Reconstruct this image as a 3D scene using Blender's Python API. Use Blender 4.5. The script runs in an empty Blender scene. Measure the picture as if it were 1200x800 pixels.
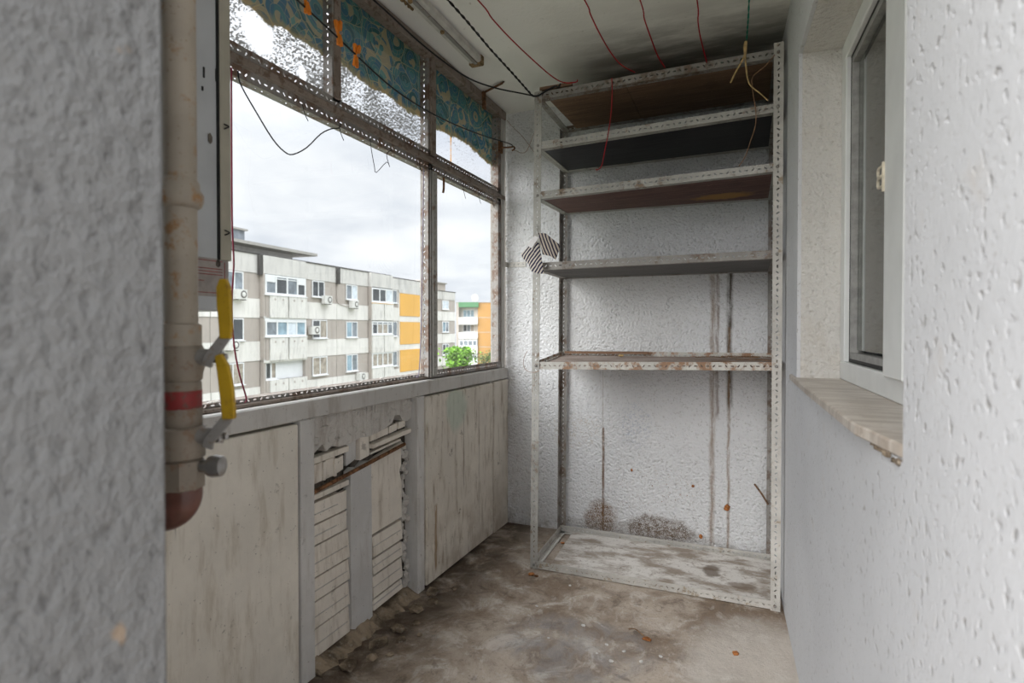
import bpy, bmesh, math, random
from mathutils import Vector, Matrix
random.seed(7)
scene = bpy.context.scene
COL = scene.collection

# ------------------------------------------------------------------ camera
cam_d = bpy.data.cameras.new('camera'); cam = bpy.data.objects.new('camera', cam_d); COL.objects.link(cam)
cam_d.sensor_width = 36.0; cam_d.lens = 20.0; cam_d.clip_start = 0.02; cam_d.clip_end = 500
cam_d.shift_y = -6.69/1200.0
cam.location = (0, 0, 1.206)
cam.rotation_euler = (math.radians(90-0.8), 0, math.radians(22.8))
cam_d.dof.use_dof = True; cam_d.dof.focus_distance = 2.7; cam_d.dof.aperture_fstop = 3.8
scene.camera = cam
vs = scene.view_settings
vs.view_transform = 'Standard'; vs.look = 'None'; vs.gamma = 1.0; vs.use_curve_mapping = False
vs.exposure = 1.36

# ------------------------------------------------------------------ node helpers
class S:
    """thin wrapper so node maths can be written as expressions"""
    def __init__(s, nt, sock): s.nt = nt; s.k = sock
    def _m(s, op, *a, clamp=False):
        n = s.nt.nodes.new('ShaderNodeMath'); n.operation = op; n.use_clamp = clamp
        for i, v in enumerate((s,)+a):
            if isinstance(v, S): s.nt.links.new(v.k, n.inputs[i])
            else: n.inputs[i].default_value = v
        return S(s.nt, n.outputs[0])
    def __add__(s, o): return s._m('ADD', o)
    def __radd__(s, o): return s._m('ADD', o)
    def __sub__(s, o): return s._m('SUBTRACT', o)
    def __rsub__(s, o): return (s*-1.0)+o
    def __mul__(s, o): return s._m('MULTIPLY', o)
    def __rmul__(s, o): return s._m('MULTIPLY', o)
    def __truediv__(s, o): return s._m('DIVIDE', o)
    def max(s, o): return s._m('MAXIMUM', o)
    def min(s, o): return s._m('MINIMUM', o)
    def abs(s): return s._m('ABSOLUTE')
    def sin(s): return s._m('SINE')
    def fract(s): return s._m('FRACT')
    def gt(s, o): return s._m('GREATER_THAN', o)
    def clamp(s): return s._m('ADD', 0.0, clamp=True)
    def ss(s, a, b, lo=0.0, hi=1.0):
        n = s.nt.nodes.new('ShaderNodeMapRange'); n.interpolation_type = 'SMOOTHSTEP'
        s.nt.links.new(s.k, n.inputs[0])
        n.inputs[1].default_value = a; n.inputs[2].default_value = b
        n.inputs[3].default_value = lo; n.inputs[4].default_value = hi
        return S(s.nt, n.outputs[0])

class MatB:
    def __init__(s, name):
        s.mat = bpy.data.materials.new(name); s.mat.use_nodes = True
        s.nt = s.mat.node_tree; s.nt.nodes.clear()
        s.out = s.nt.nodes.new('ShaderNodeOutputMaterial')
        g = s.nt.nodes.new('ShaderNodeNewGeometry'); s.pos = S(s.nt, g.outputs['Position'])
        sp = s.nt.nodes.new('ShaderNodeSeparateXYZ'); s.nt.links.new(g.outputs['Position'], sp.inputs[0])
        s.x, s.y, s.z = (S(s.nt, o) for o in sp.outputs)
    def vec(s, x, y, z):
        n = s.nt.nodes.new('ShaderNodeCombineXYZ')
        for i, v in enumerate((x, y, z)):
            if isinstance(v, S): s.nt.links.new(v.k, n.inputs[i])
            else: n.inputs[i].default_value = v
        return S(s.nt, n.outputs[0])
    def noise(s, scale, detail=3, rough=.55, p=None, dist=0.0, color=False):
        n = s.nt.nodes.new('ShaderNodeTexNoise'); s.nt.links.new((p or s.pos).k, n.inputs['Vector'])
        n.inputs['Scale'].default_value = scale; n.inputs['Detail'].default_value = detail
        n.inputs['Roughness'].default_value = rough; n.inputs['Distortion'].default_value = dist
        return S(s.nt, n.outputs['Color' if color else 'Fac'])
    def voro(s, scale, p=None, feature='F1', rnd=1.0, out='Distance', dim='3D'):
        n = s.nt.nodes.new('ShaderNodeTexVoronoi'); n.feature = feature; n.voronoi_dimensions = dim
        s.nt.links.new((p or s.pos).k, n.inputs['Vector']); n.inputs['Scale'].default_value = scale
        n.inputs['Randomness'].default_value = rnd
        return S(s.nt, n.outputs[out])
    def scaled(s, sx, sy, sz): return s.vec(s.x*sx, s.y*sy, s.z*sz)
    def mix(s, f, a, b):
        n = s.nt.nodes.new('ShaderNodeMix'); n.data_type = 'RGBA'; n.clamp_factor = True
        for i, v in ((0, f), (6, a), (7, b)):
            if isinstance(v, S): s.nt.links.new(v.k, n.inputs[i])
            elif i == 0: n.inputs[i].default_value = v
            else: n.inputs[i].default_value = (*v, 1)
        return S(s.nt, n.outputs[2])
    def sh(s, typ, **inp):
        n = s.nt.nodes.new(typ)
        for k, v in inp.items():
            k = k.replace('_', ' ')
            if isinstance(v, S): s.nt.links.new(v.k, n.inputs[k])
            elif isinstance(v, tuple): n.inputs[k].default_value = (*v, 1)
            else: n.inputs[k].default_value = v
        return S(s.nt, n.outputs[0])
    def mixsh(s, f, a, b):
        n = s.nt.nodes.new('ShaderNodeMixShader')
        if isinstance(f, S): s.nt.links.new(f.k, n.inputs[0])
        else: n.inputs[0].default_value = f
        s.nt.links.new(a.k, n.inputs[1]); s.nt.links.new(b.k, n.inputs[2])
        return S(s.nt, n.outputs[0])
    def bump(s, h, dist=.005, strength=1.0):
        n = s.nt.nodes.new('ShaderNodeBump'); s.nt.links.new(h.k, n.inputs['Height'])
        n.inputs['Distance'].default_value = dist; n.inputs['Strength'].default_value = strength
        return S(s.nt, n.outputs[0])
    def surf(s, sh): s.nt.links.new(sh.k, s.out.inputs['Surface']); return s.mat
    def pbr(s, col, rough=.8, normal=None, metal=0.0, spec=.3):
        kw = dict(Base_Color=col, Roughness=rough, Metallic=metal)
        kw['Specular IOR Level'] = spec
        if normal is not None: kw['Normal'] = normal
        return s.surf(s.sh('ShaderNodeBsdfPrincipled', **kw))
    def streak(s, u, v, u0, w, v0, v1, wob=.012, seed=0.0, soft=.06):
        """drip running from v1 down to v0 at u0"""
        wv = (s.noise(5, 3, .6, s.vec(v*1.0, seed, 0.0))-.5)*wob*2
        du = ((u-u0)+wv).abs()
        br = s.noise(16, 5, .75, s.vec(u*6.0, v*.6, seed+3))
        return du.ss(0, w, 1, 0)*v.ss(v0, v0+soft)*v.ss(v1, v1+.02, 1, 0)*br.ss(.28, .56)
    def blot(s, u, v, u0, v0, ru, rv, n):
        a = (u-u0)/ru; b = (v-v0)/rv
        return ((a*a+b*b)+(n-.5)*1.6).ss(.35, 1.05, 1, 0)

def simple(name, col, rough=.7, metal=0.0, var=.12, scale=25, bump=0.0, spec=.3):
    m = MatB(name); n = m.noise(scale, 4, .6)
    dk = tuple(c*(1-var*2) for c in col); lt = tuple(min(1, c*(1+var)) for c in col)
    c = m.mix(n.ss(.3, .7), dk, lt)
    return m.pbr(c, rough, m.bump(n, .002, bump) if bump else None, metal, spec)

# ------------------------------------------------------------------ sky (overcast)
w = bpy.data.worlds.new('sky'); scene.world = w; w.use_nodes = True
nt = w.node_tree; nt.nodes.clear()
wo = nt.nodes.new('ShaderNodeOutputWorld'); bg = nt.nodes.new('ShaderNodeBackground')
tc = nt.nodes.new('ShaderNodeTexCoord'); sp = nt.nodes.new('ShaderNodeSeparateXYZ')
nt.links.new(tc.outputs['Generated'], sp.inputs[0])
dx, dy, dz = (S(nt, o) for o in sp.outputs)
zz = dz.max(0.0)+.22                       # cloud deck: project the direction on a flat layer
cv = nt.nodes.new('ShaderNodeCombineXYZ')
nt.links.new((dx/zz).k, cv.inputs[0]); nt.links.new((dy/zz).k, cv.inputs[1])
def wnoise(sc, det, off):
    n = nt.nodes.new('ShaderNodeTexNoise'); n.inputs['Scale'].default_value = sc
    n.inputs['Detail'].default_value = det; n.inputs['Roughness'].default_value = .55
    mp = nt.nodes.new('ShaderNodeMapping'); mp.inputs['Location'].default_value = off
    nt.links.new(cv.outputs[0], mp.inputs[0]); nt.links.new(mp.outputs[0], n.inputs[0])
    return S(nt, n.outputs[0])
cl = (wnoise(.9, 5, (3.1, 1.2, 0))*.65+wnoise(2.6, 6, (0, 5, 1))*.35).ss(.34, .66)
mx = nt.nodes.new('ShaderNodeMix'); mx.data_type = 'RGBA'
nt.links.new(cl.k, mx.inputs[0])
mx.inputs[6].default_value = (.57, .605, .67, 1); mx.inputs[7].default_value = (.84, .85, .87, 1)
nt.links.new(mx.outputs[2], bg.inputs[0])
stg = dz.ss(.25, 1.0, .53, 2.5)            # an overcast sky is brighter towards the zenith
nt.links.new(stg.k, bg.inputs[1]); nt.links.new(bg.outputs[0], wo.inputs[0])

# added fill sun that brightens the interior: very soft, from behind the viewer's left
sun_d = bpy.data.lights.new('fill_sun', 'SUN'); sun = bpy.data.objects.new('fill_sun', sun_d); COL.objects.link(sun)
sun_d.energy = 2.0; sun_d.angle = math.radians(60); sun_d.color = (1.0, .985, .965)
sun.rotation_euler = Vector((.33, .82, -.44)).to_track_quat('-Z', 'Y').to_euler()

# ------------------------------------------------------------------ mesh helpers
class MB:
    def __init__(s): s.v = []; s.f = []
    def add(s, vs, fs):
        o = len(s.v); s.v += [Vector(p) for p in vs]; s.f += [tuple(i+o for i in f) for f in fs]; return s
    def hexa(s, p):          # 8 points: bottom ring 0-3, top ring 4-7
        return s.add(p, [(0,3,2,1),(4,5,6,7),(0,1,5,4),(1,2,6,5),(2,3,7,6),(3,0,4,7)])
    def box(s, a, b):
        (x0,y0,z0),(x1,y1,z1) = a, b
        x0,x1 = sorted((x0,x1)); y0,y1 = sorted((y0,y1)); z0,z1 = sorted((z0,z1))
        return s.hexa([(x0,y0,z0),(x1,y0,z0),(x1,y1,z0),(x0,y1,z0),(x0,y0,z1),(x1,y0,z1),(x1,y1,z1),(x0,y1,z1)])
    def obox(s, c, ax, ay, az):   # centre and three half-axis vectors
        c, ax, ay, az = Vector(c), Vector(ax), Vector(ay), Vector(az)
        return s.hexa([c-ax-ay-az, c+ax-ay-az, c+ax+ay-az, c-ax+ay-az, c-ax-ay+az, c+ax-ay+az, c+ax+ay+az, c-ax+ay+az])
    def beam(s, a, b, w, h, side=(0,0,1)):
        a, b = Vector(a), Vector(b); d = (b-a); sv = Vector(side); n = d.cross(sv).normalized(); u = n.cross(d).normalized()
        return s.obox((a+b)/2, d/2, n*w/2, u*h/2)
    def tube(s, pts, r, n=6, smooth=3, cap=True):
        P = [Vector(p) for p in pts]
        if smooth > 1 and len(P) > 2:
            Q = []
            for i in range(len(P)-1):
                p0 = P[max(i-1,0)]; p1 = P[i]; p2 = P[i+1]; p3 = P[min(i+2,len(P)-1)]
                for k in range(smooth):
                    t = k/smooth
                    Q.append(.5*((2*p1)+(p2-p0)*t+(2*p0-5*p1+4*p2-p3)*t*t+(3*p1-p0-3*p2+p3)*t**3))
            Q.append(P[-1]); P = Q
        rr = r if callable(r) else (lambda t: r)
        vs, fs = [], []; N = None
        for i, p in enumerate(P):
            t = (P[min(i+1,len(P)-1)]-P[max(i-1,0)]).normalized()
            if N is None: N = t.orthogonal().normalized()
            N = (N-t*N.dot(t))
            N = N.normalized() if N.length > 1e-6 else t.orthogonal().normalized()
            B = t.cross(N); R = rr(i/(len(P)-1))
            vs += [p+(N*math.cos(a)+B*math.sin(a))*R for a in (2*math.pi*k/n for k in range(n))]
        for i in range(len(P)-1):
            for k in range(n):
                k2 = (k+1) % n; fs.append((i*n+k, i*n+k2, (i+1)*n+k2, (i+1)*n+k))
        if cap: fs.append(tuple(range(n))[::-1]); fs.append(tuple(range((len(P)-1)*n, len(P)*n)))
        return s.add(vs, fs)
    def lathe(s, base, axis, prof, n=20):   # prof: (radius, distance along axis)
        base, ax = Vector(base), Vector(axis).normalized(); N = ax.orthogonal().normalized(); B = ax.cross(N)
        vs, fs = [], []
        for r, h in prof:
            vs += [base+ax*h+(N*math.cos(2*math.pi*k/n)+B*math.sin(2*math.pi*k/n))*r for k in range(n)]
        for i in range(len(prof)-1):
            for k in range(n):
                k2 = (k+1) % n; fs.append((i*n+k, i*n+k2, (i+1)*n+k2, (i+1)*n+k))
        fs.append(tuple(range(n))[::-1]); fs.append(tuple(range((len(prof)-1)*n, len(prof)*n)))
        return s.add(vs, fs)
    def prism(s, poly, ext):      # planar polygon (3-D points) extruded by a vector
        n = len(poly); ext = Vector(ext); P = [Vector(p) for p in poly]
        return s.add(P+[p+ext for p in P], [tuple(range(n))[::-1], tuple(range(n, 2*n))]+[(i, (i+1) % n, n+(i+1) % n, n+i) for i in range(n)])
    def rock(s, c, r, seed, sq=(1,1,1)):
        rd = random.Random(seed); bm = bmesh.new(); bmesh.ops.create_icosphere(bm, subdivisions=1, radius=1)
        vs = [Vector((v.co.x*r*sq[0], v.co.y*r*sq[1], v.co.z*r*sq[2]))*rd.uniform(.7, 1.2)+Vector(c) for v in bm.verts]
        fs = [tuple(v.index for v in f.verts) for f in bm.faces]; bm.free()
        return s.add(vs, fs)
    def build(s, name, mat, parent=None, smooth=False, bevel=0.0):
        off = parent_loc(parent)
        me = bpy.data.meshes.new(name); me.from_pydata([v-off for v in s.v], [], s.f)
        bm = bmesh.new(); bm.from_mesh(me); bmesh.ops.recalc_face_normals(bm, faces=bm.faces)
        if bevel: bmesh.ops.bevel(bm, geom=bm.edges[:], offset=bevel, segments=1, affect='EDGES')
        bm.to_mesh(me); bm.free()
        if smooth:
            me.polygons.foreach_set('use_smooth', [True]*len(me.polygons)); me.set_sharp_from_angle(angle=math.radians(40))
        me.materials.append(mat)
        o = bpy.data.objects.new(name, me); COL.objects.link(o)
        if parent: o.parent = parent
        return o
def parent_loc(p):
    v = Vector((0,0,0))
    while p: v += p.location; p = p.parent
    return v
def thing(name, label, cat, loc, group=None):
    o = bpy.data.objects.new(name, None); o.empty_display_size = .05; COL.objects.link(o); o.location = loc
    return tag(o, label, cat, group)
def tag(o, label, cat, group=None):
    o['label'] = label; o['category'] = cat
    if group: o['group'] = group
    return o
def setting(o, label=None):
    o['kind'] = 'structure'
    if label: o['label'] = label
    return o
def base_empty(name, loc, label):
    o = bpy.data.objects.new(name, None); o.empty_display_size = .05; COL.objects.link(o); o.location = loc
    return setting(o, label)

def slot_leg(mb, A, B, across, normal, w=.038, th=.0022, pitch=.025, phase=0):
    """one perforated leg of a slotted angle: a strip from A to B, slots cut right through"""
    A, B = Vector(A), Vector(B); d = B-A; L = d.length; d = d/L
    ac = Vector(across); ac = (ac-d*ac.dot(d)).normalized(); nm = d.cross(ac).normalized()
    if nm.dot(Vector(normal)) < 0: nm = -nm
    n = max(1, int(L/pitch)); cell = L/n
    for i in range(n):
        c = A+d*(cell*(i+.5))+ac*(w*.5)
        k = (i+phase) % 4; ang = (0, .85, 0, -.85)[k]
        hl, hw = .0068, .0026
        ca, sa = math.cos(ang), math.sin(ang)
        ring = [(-hl,-hw*.5),(-hl*.7,-hw),(hl*.7,-hw),(hl,-hw*.5),(hl,hw*.5),(hl*.7,hw),(-hl*.7,hw),(-hl,hw*.5)]
        hole = [(x*ca-y*sa, x*sa+y*ca) for x, y in ring]
        hx, hy = cell/2, w/2
        outer = [(-hx,-hy*.3),(-hx,-hy),(hx,-hy),(hx,-hy*.3),(hx,hy*.3),(hx,hy),(-hx,hy),(-hx,hy*.3)]
        vs = []
        for z in (0, th):
            for q in (outer, hole): vs += [c+d*x+ac*y+nm*z for x, y in q]
        fs = []
        for j in range(8):
            j2 = (j+1) % 8
            fs.append((j, j2, 8+j2, 8+j)); fs.append((16+j2, 16+j, 24+j, 24+j2)); fs.append((8+j, 8+j2, 24+j2, 24+j))
        mb.add(vs, fs)
    mb.obox(A+d*L/2+ac*.0004+nm*th/2, d*L/2, ac*.0006, nm*th*.55)
    mb.obox(A+d*L/2+ac*(w-.0004)+nm*th/2, d*L/2, ac*.0006, nm*th*.55)
def angle_iron(mb, A, B, d1, d2, w=.038, phase=0, w2=None):
    """L profile from A to B along the corner line; legs reach towards d1 and d2"""
    slot_leg(mb, A, B, d1, d2, w, phase=phase); slot_leg(mb, A, B, d2, d1, w2 or w, phase=phase+1)
    return mb

# ------------------------------------------------------------------ materials
def stucco(name, col, pit, scale=75, dist=.006, stains=None, vert=1.0, sparse=False):
    m = MatB(name)
    p = m.scaled(1, 1, vert)
    a = m.noise(scale, 3, .55, p); b = m.noise(scale*2.6, 3, .6, p); big = m.noise(2.3, 4, .6)
    v = m.voro(scale*.55, p)
    h = (a*.75+b*.25+v.ss(0, .5)*.25) if not sparse else m.noise(scale*.9, 2, .5, p).ss(.25, .45)*.6+a*.25+b*.15
    pits = a.ss(.30, .44, 1, 0)*b.ss(.35, .6, 1, .3) if not sparse else m.noise(scale*.9, 2, .5, p).ss(.27, .36, 1, 0)
    c = m.mix(big.ss(.35, .7), tuple(x*.93 for x in col), col)
    c = m.mix(pits*.65, c, pit)
    if stains: c = stains(m, c)
    return m.pbr(c, .92, m.bump(h, dist, 1.0), spec=.12)

def back_stains(m, c):
    u, v = m.x, m.z
    n = m.noise(14, 5, .65); f = m.noise(120, 3, .6)
    rust = (.17, .085, .035); dark = (.075, .055, .035)
    c = m.mix(m.blot(u, v, -.75, 1.3, .5, .5, n)*.10, c, (.50, .44, .35))
    c = m.mix(m.streak(u, v, -.105, .024, .75, 1.55, .014, 1.0)*.95, c, dark)
    c = m.mix(m.streak(u, v, -.108, .012, -.02, 1.2, .012, 2.0)*.75, c, (.25, .15, .075))
    c = m.mix(m.streak(u, v, -.19, .022, .0, 1.52, .016, 4.0)*.7, c, (.26, .16, .085))
    c = m.mix(m.streak(u, v, -.165, .014, .7, 1.50, .02, 7.0)*.65, c, rust)
    c = m.mix(m.streak(u, v, -.785, .012, .02, .62, .005, 9.0, soft=.02)*1.0, c, rust)
    c = m.mix(m.streak(u, v, -.788, .005, .3, .96, .005, 11.0)*.45, c, (.3, .22, .15))
    sp = m.noise(190, 4, .75).ss(.32, .58)*m.noise(30, 4, .7).ss(.3, .6, .45, 1)
    c = m.mix(m.blot(u, v, -.80, .11, .11, .12, n)*sp, c, (.20, .11, .05))
    c = m.mix(m.blot(u, v, -.47, .085, .21, .085, n)*sp, c, (.13, .075, .035))
    c = m.mix(m.blot(u, v, -.60, .06, .5, .05, n)*sp*.6, c, (.16, .11, .07))
    c = m.mix(m.blot(u, v, -.95, .6, .2, .12, n)*f.ss(.5, .66)*.35, c, (.4, .28, .14))
    c = m.mix(m.blot(u, v, -.53, .30, .42, .18, n)*f.ss(.64, .70)*.8, c, (.30, .13, .05))
    c = m.mix(m.blot(u, v, -.60, .66, .1, .16, n)*f.ss(.50, .64)*.35, c, (.3, .36, .5))
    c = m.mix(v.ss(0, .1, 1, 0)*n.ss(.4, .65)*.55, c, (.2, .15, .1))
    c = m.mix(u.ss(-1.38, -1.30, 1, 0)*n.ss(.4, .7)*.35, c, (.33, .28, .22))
    return c
M_BACK = stucco('back_stucco', (.86, .862, .87), (.40, .38, .35), 85, .020, back_stains)
def right_stains(m, c):
    n = m.noise(9, 5, .6)
    c = m.mix(m.noise(160, 2, .5).ss(.66, .72)*.5, c, (.35, .32, .28))
    return m.mix(n.ss(.60, .78)*.25, c, (.55, .47, .38))
M_RIGHT = stucco('right_stucco', (.67, .675, .69), (.36, .345, .33), 75, .0028, right_stains, .85, True)
def pier_stains(m, c):
    n = m.noise(16, 3, .5)
    return m.mix(n.ss(.68, .74)*.45, c, (.55, .36, .2))
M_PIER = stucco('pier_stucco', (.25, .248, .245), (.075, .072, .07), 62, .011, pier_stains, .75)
M_REVEAL = stucco('reveal_plaster', (.74, .715, .675), (.50, .46, .41), 60, .016, lambda m, c: m.mix(m.noise(6, 4).ss(.5, .75)*.3, c, (.6, .52, .42)))

def m_ceiling():
    m = MatB('ceiling_plaster'); n = m.noise(3, 5, .6); f = m.noise(60, 4, .6)
    c = m.mix(n.ss(.4, .7), (.86, .85, .81), (.79, .78, .74))
    shade = m.y.ss(2.25, 2.85)*m.x.ss(-.95, -.6)*m.noise(5, 4, .6, m.scaled(.6, 2, 1)).ss(.25, .6)  # painted shade: ceiling colour darkened over the shelving
    c = m.mix(shade*.75, c, (.20, .19, .17))
    c = m.mix(m.noise(22, 4, .7).ss(.66, .76)*.5, c, (.35, .32, .28))
    return m.pbr(c, .9, m.bump(f, .003, .5), spec=.1)
M_CEIL = m_ceiling()

def m_floor():
    m = MatB('worn_concrete_floor')
    n = m.noise(2.1, 7, .68, dist=.4); n2 = m.noise(6.5, 7, .72, dist=.6); f = m.noise(70, 5, .7); g = m.noise(240, 2, .6)
    n3 = m.noise(13, 6, .7, m.scaled(1.0, .6, 1), .5)
    c = m.mix(n.ss(.38, .60), (.23, .168, .118), (.47, .392, .318))
    c = m.mix(n2.ss(.50, .66)*.8, c, (.60, .545, .485))
    c = m.mix(n2.ss(.46, .34)*.7, c, (.135, .10, .075))
    c = m.mix(n3.ss(.56, .66)*.55, c, (.17, .13, .10)); c = m.mix(n3.ss(.44, .36)*.4, c, (.56, .51, .46))
    c = m.mix(f.ss(.54, .68)*.5, c, (.15, .12, .10))
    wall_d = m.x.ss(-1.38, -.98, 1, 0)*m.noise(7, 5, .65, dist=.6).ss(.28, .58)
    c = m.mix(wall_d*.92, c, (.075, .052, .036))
    near = m.blot(m.x, m.y, .05, 2.15, .32, .45, n2)
    c = m.mix(near*.6, c, (.64, .59, .53))
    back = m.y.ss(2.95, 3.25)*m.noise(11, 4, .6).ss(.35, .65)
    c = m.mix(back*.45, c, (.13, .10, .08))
    grey = m.blot(m.x, m.y, -.60, 2.05, .35, .25, n)
    c = m.mix(grey*n3.ss(.35, .6)*.4, c, (.36, .36, .37))
    c = m.mix(g.ss(.72, .77)*.7, c, (.75, .72, .68))
    return m.pbr(c, m.noise(4, 3).ss(.3, .7, .55, .9), m.bump(n2*.4+n3*.25+f*.25+g*.1, .014, .9), spec=.3)
M_FLOOR = m_floor()

def m_panel(name, col, dirt, amt, extra=None):
    m = MatB(name); n = m.noise(3.5, 6, .65); n2 = m.noise(17, 5, .7); d = m.noise(9, 5, .65, m.scaled(3, 3, .55))
    c = m.mix(n.ss(.35, .68), tuple(x*.86 for x in col), col)
    c = m.mix(d.ss(.48, .72)*amt, c, dirt)
    c = m.mix(n2.ss(.62, .72)*amt*.9, c, tuple(x*.45 for x in dirt))
    c = m.mix(m.noise(90, 3, .6).ss(.67, .72)*.6, c, (.17, .14, .11))
    if extra: c = extra(m, c)
    return m.pbr(c, .8, m.bump(n2*.6+m.noise(60, 3)*.4, .022 if name == 'broken_plaster' else .003, .8), spec=.2)
M_PANEL1 = m_panel('cream_panel', (.84, .79, .70), (.47, .40, .30), .5,
                   lambda m, c: m.mix(m.streak(m.y, m.z, 1.02, .007, .64, .80, .004, 2)*.8, c, (.2, .17, .14)))
def p3(m, c):
    n = m.noise(13, 5, .6)
    c = m.mix(m.streak(m.y, m.z, 2.335, .020, .03, .36, .012, 5)*.95, c, (.27, .155, .055))
    c = m.mix(m.blot(m.y, m.z, 2.55, .80, .13, .13, m.noise(5, 4, .6))*.34, c, (.25, .46, .36))
    c = m.mix(m.streak(m.y, m.z, 2.62, .006, .35, .75, .02, 8)*.7, c, (.17, .13, .1))
    c = m.mix(m.streak(m.y, m.z, 2.80, .006, .1, .8, .02, 12)*.5, c, (.17, .13, .1))
    c = m.mix(m.z.ss(.0, .5, 1, 0)*m.noise(6, 5, .6).ss(.4, .65)*.5, c, (.36, .28, .20))
    return c
M_PANEL3 = m_panel('stained_panel', (.77, .715, .63), (.34, .275, .20), .85, p3)
M_CONC = m_panel('grey_concrete', (.63, .61, .58), (.36, .315, .27), .6)
M_CONC_L = m_panel('pale_concrete_post', (.68, .665, .64), (.42, .38, .33), .45)
M_PLASTER = m_panel('broken_plaster', (.63, .60, .56), (.36, .315, .27), .75)
M_SLAT = m_panel('pale_lath', (.82, .76, .675), (.42, .35, .27), .6)
M_BOARD2 = m_panel('grey_board', (.63, .62, .605), (.43, .40, .37), .4)
def base_mat():
    m = MatB('ochre_footing'); n = m.noise(9, 5, .65); f = m.noise(50, 4, .6)
    c = m.mix(n.ss(.38, .62), (.11, .085, .062), (.36, .285, .205)); c = m.mix(f.ss(.55, .7)*.5, c, (.42, .38, .33))
    return m.pbr(c, .95, m.bump(n*.5+f*.5, .012, 1), spec=.1)
M_FOOT = base_mat()
M_STUB = stucco('weathered_render', (.42, .39, .355), (.25, .22, .19), 85, .012)
M_RUST = simple('rusty_iron', (.20, .095, .045), .85, 0, .35, 60, .6)
M_DARKGAP = simple('dark_core', (.14, .12, .10), .95, 0, .4, 30)

def m_slotted(name, paint, rust, amt, scale=16):
    m = MatB(name); n = m.noise(scale, 5, .7); g = m.noise(7, 4, .6); f = m.noise(140, 3, .6)
    c = m.mix(g.ss(.35, .7), tuple(x*.78 for x in paint), paint)
    c = m.mix(n.ss(.62-.22*amt, .72-.16*amt)*.9, c, rust)
    c = m.mix(f.ss(.60, .72)*.45, c, tuple(x*.5 for x in rust))
    return m.pbr(c, .55, m.bump(n, .001, .3), 0.0, .4)
M_SLOT = m_slotted('slotted_steel_paint', (.50, .485, .45), (.20, .135, .085), .3)
M_SLOT_R = m_slotted('slotted_steel_rusty', (.60, .58, .53), (.25, .12, .05), .75)
M_SLOT_D = m_slotted('slotted_steel_grimy', (.33, .31, .285), (.15, .10, .07), .6)
M_SLOT_L = m_slotted('slotted_steel_pale', (.60, .575, .53), (.30, .23, .15), .25)
M_FRAME = m_slotted('window_steel', (.33, .31, .29), (.17, .10, .065), .75)
M_TIMBER = m_slotted('weathered_timber', (.30, .245, .205), (.14, .09, .06), .6, 30)

def m_wood(name, a, b, spots=None, rough=.7, axis='x'):
    m = MatB(name); p = m.scaled(1.2, 14, 14) if axis == 'x' else m.scaled(14, 1.2, 14)
    n = m.noise(3.5, 5, .6, p, .6); g = m.noise(5, 4, .6)
    c = m.mix(n.ss(.3, .7), a, b); c = m.mix(g.ss(.55, .75)*.5, c, tuple(x*.5 for x in a))
    c = m.mix(m.noise(90, 2).ss(.66, .70)*.35, c, tuple(min(1, x*2.2+.06) for x in b))
    if spots: c = spots(m, c)
    return m.pbr(c, rough, m.bump(n, .001, .3), spec=.25)
M_W0 = m_wood('brown_chipboard', (.17, .098, .060), (.27, .165, .105))
M_W1 = m_wood('black_board', (.020, .020, .023), (.040, .040, .044), rough=.5)
def red_spot(m, c):
    n = m.noise(26, 4, .6)
    return m.mix(m.blot(m.x, m.y, -.14, 3.03, .17, .075, n), c, (.42, .22, .06))
M_W2 = m_wood('red_brown_board', (.125, .062, .050), (.205, .115, .098), red_spot)
M_W3 = m_wood('charcoal_board', (.105, .100, .098), (.165, .158, .155))
M_W4 = m_wood('weathered_shelf_board', (.23, .17, .14), (.50, .42, .37),
              lambda m, c: m.mix(m.x.ss(-.45, .1)*m.noise(12, 4).ss(.35, .6)*.6, c, (.20, .125, .07)))
def m_w5():
    m = MatB('dirty_white_board'); n = m.noise(5, 6, .65, m.scaled(1, 2.2, 1)); f = m.noise(60, 4, .65)
    c = m.mix(n.ss(.38, .58), (.33, .275, .225), (.70, .665, .62)); c = m.mix(m.noise(18, 6, .72).ss(.54, .66)*.6, c, (.30, .245, .19)); c = m.mix(f.ss(.56, .68)*.6, c, (.22, .17, .13))
    c = m.mix(m.blot(m.x, m.y, -.17, 2.92, .05, .09, m.noise(25, 3))*.8, c, (.16, .12, .09))
    c = m.mix(m.blot(m.x, m.y, -.03, 2.80, .07, .045, m.noise(25, 3))*.7, c, (.2, .15, .11))
    return m.pbr(c, .85, m.bump(f, .003, .6), spec=.2)
M_W5 = m_w5()

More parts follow.
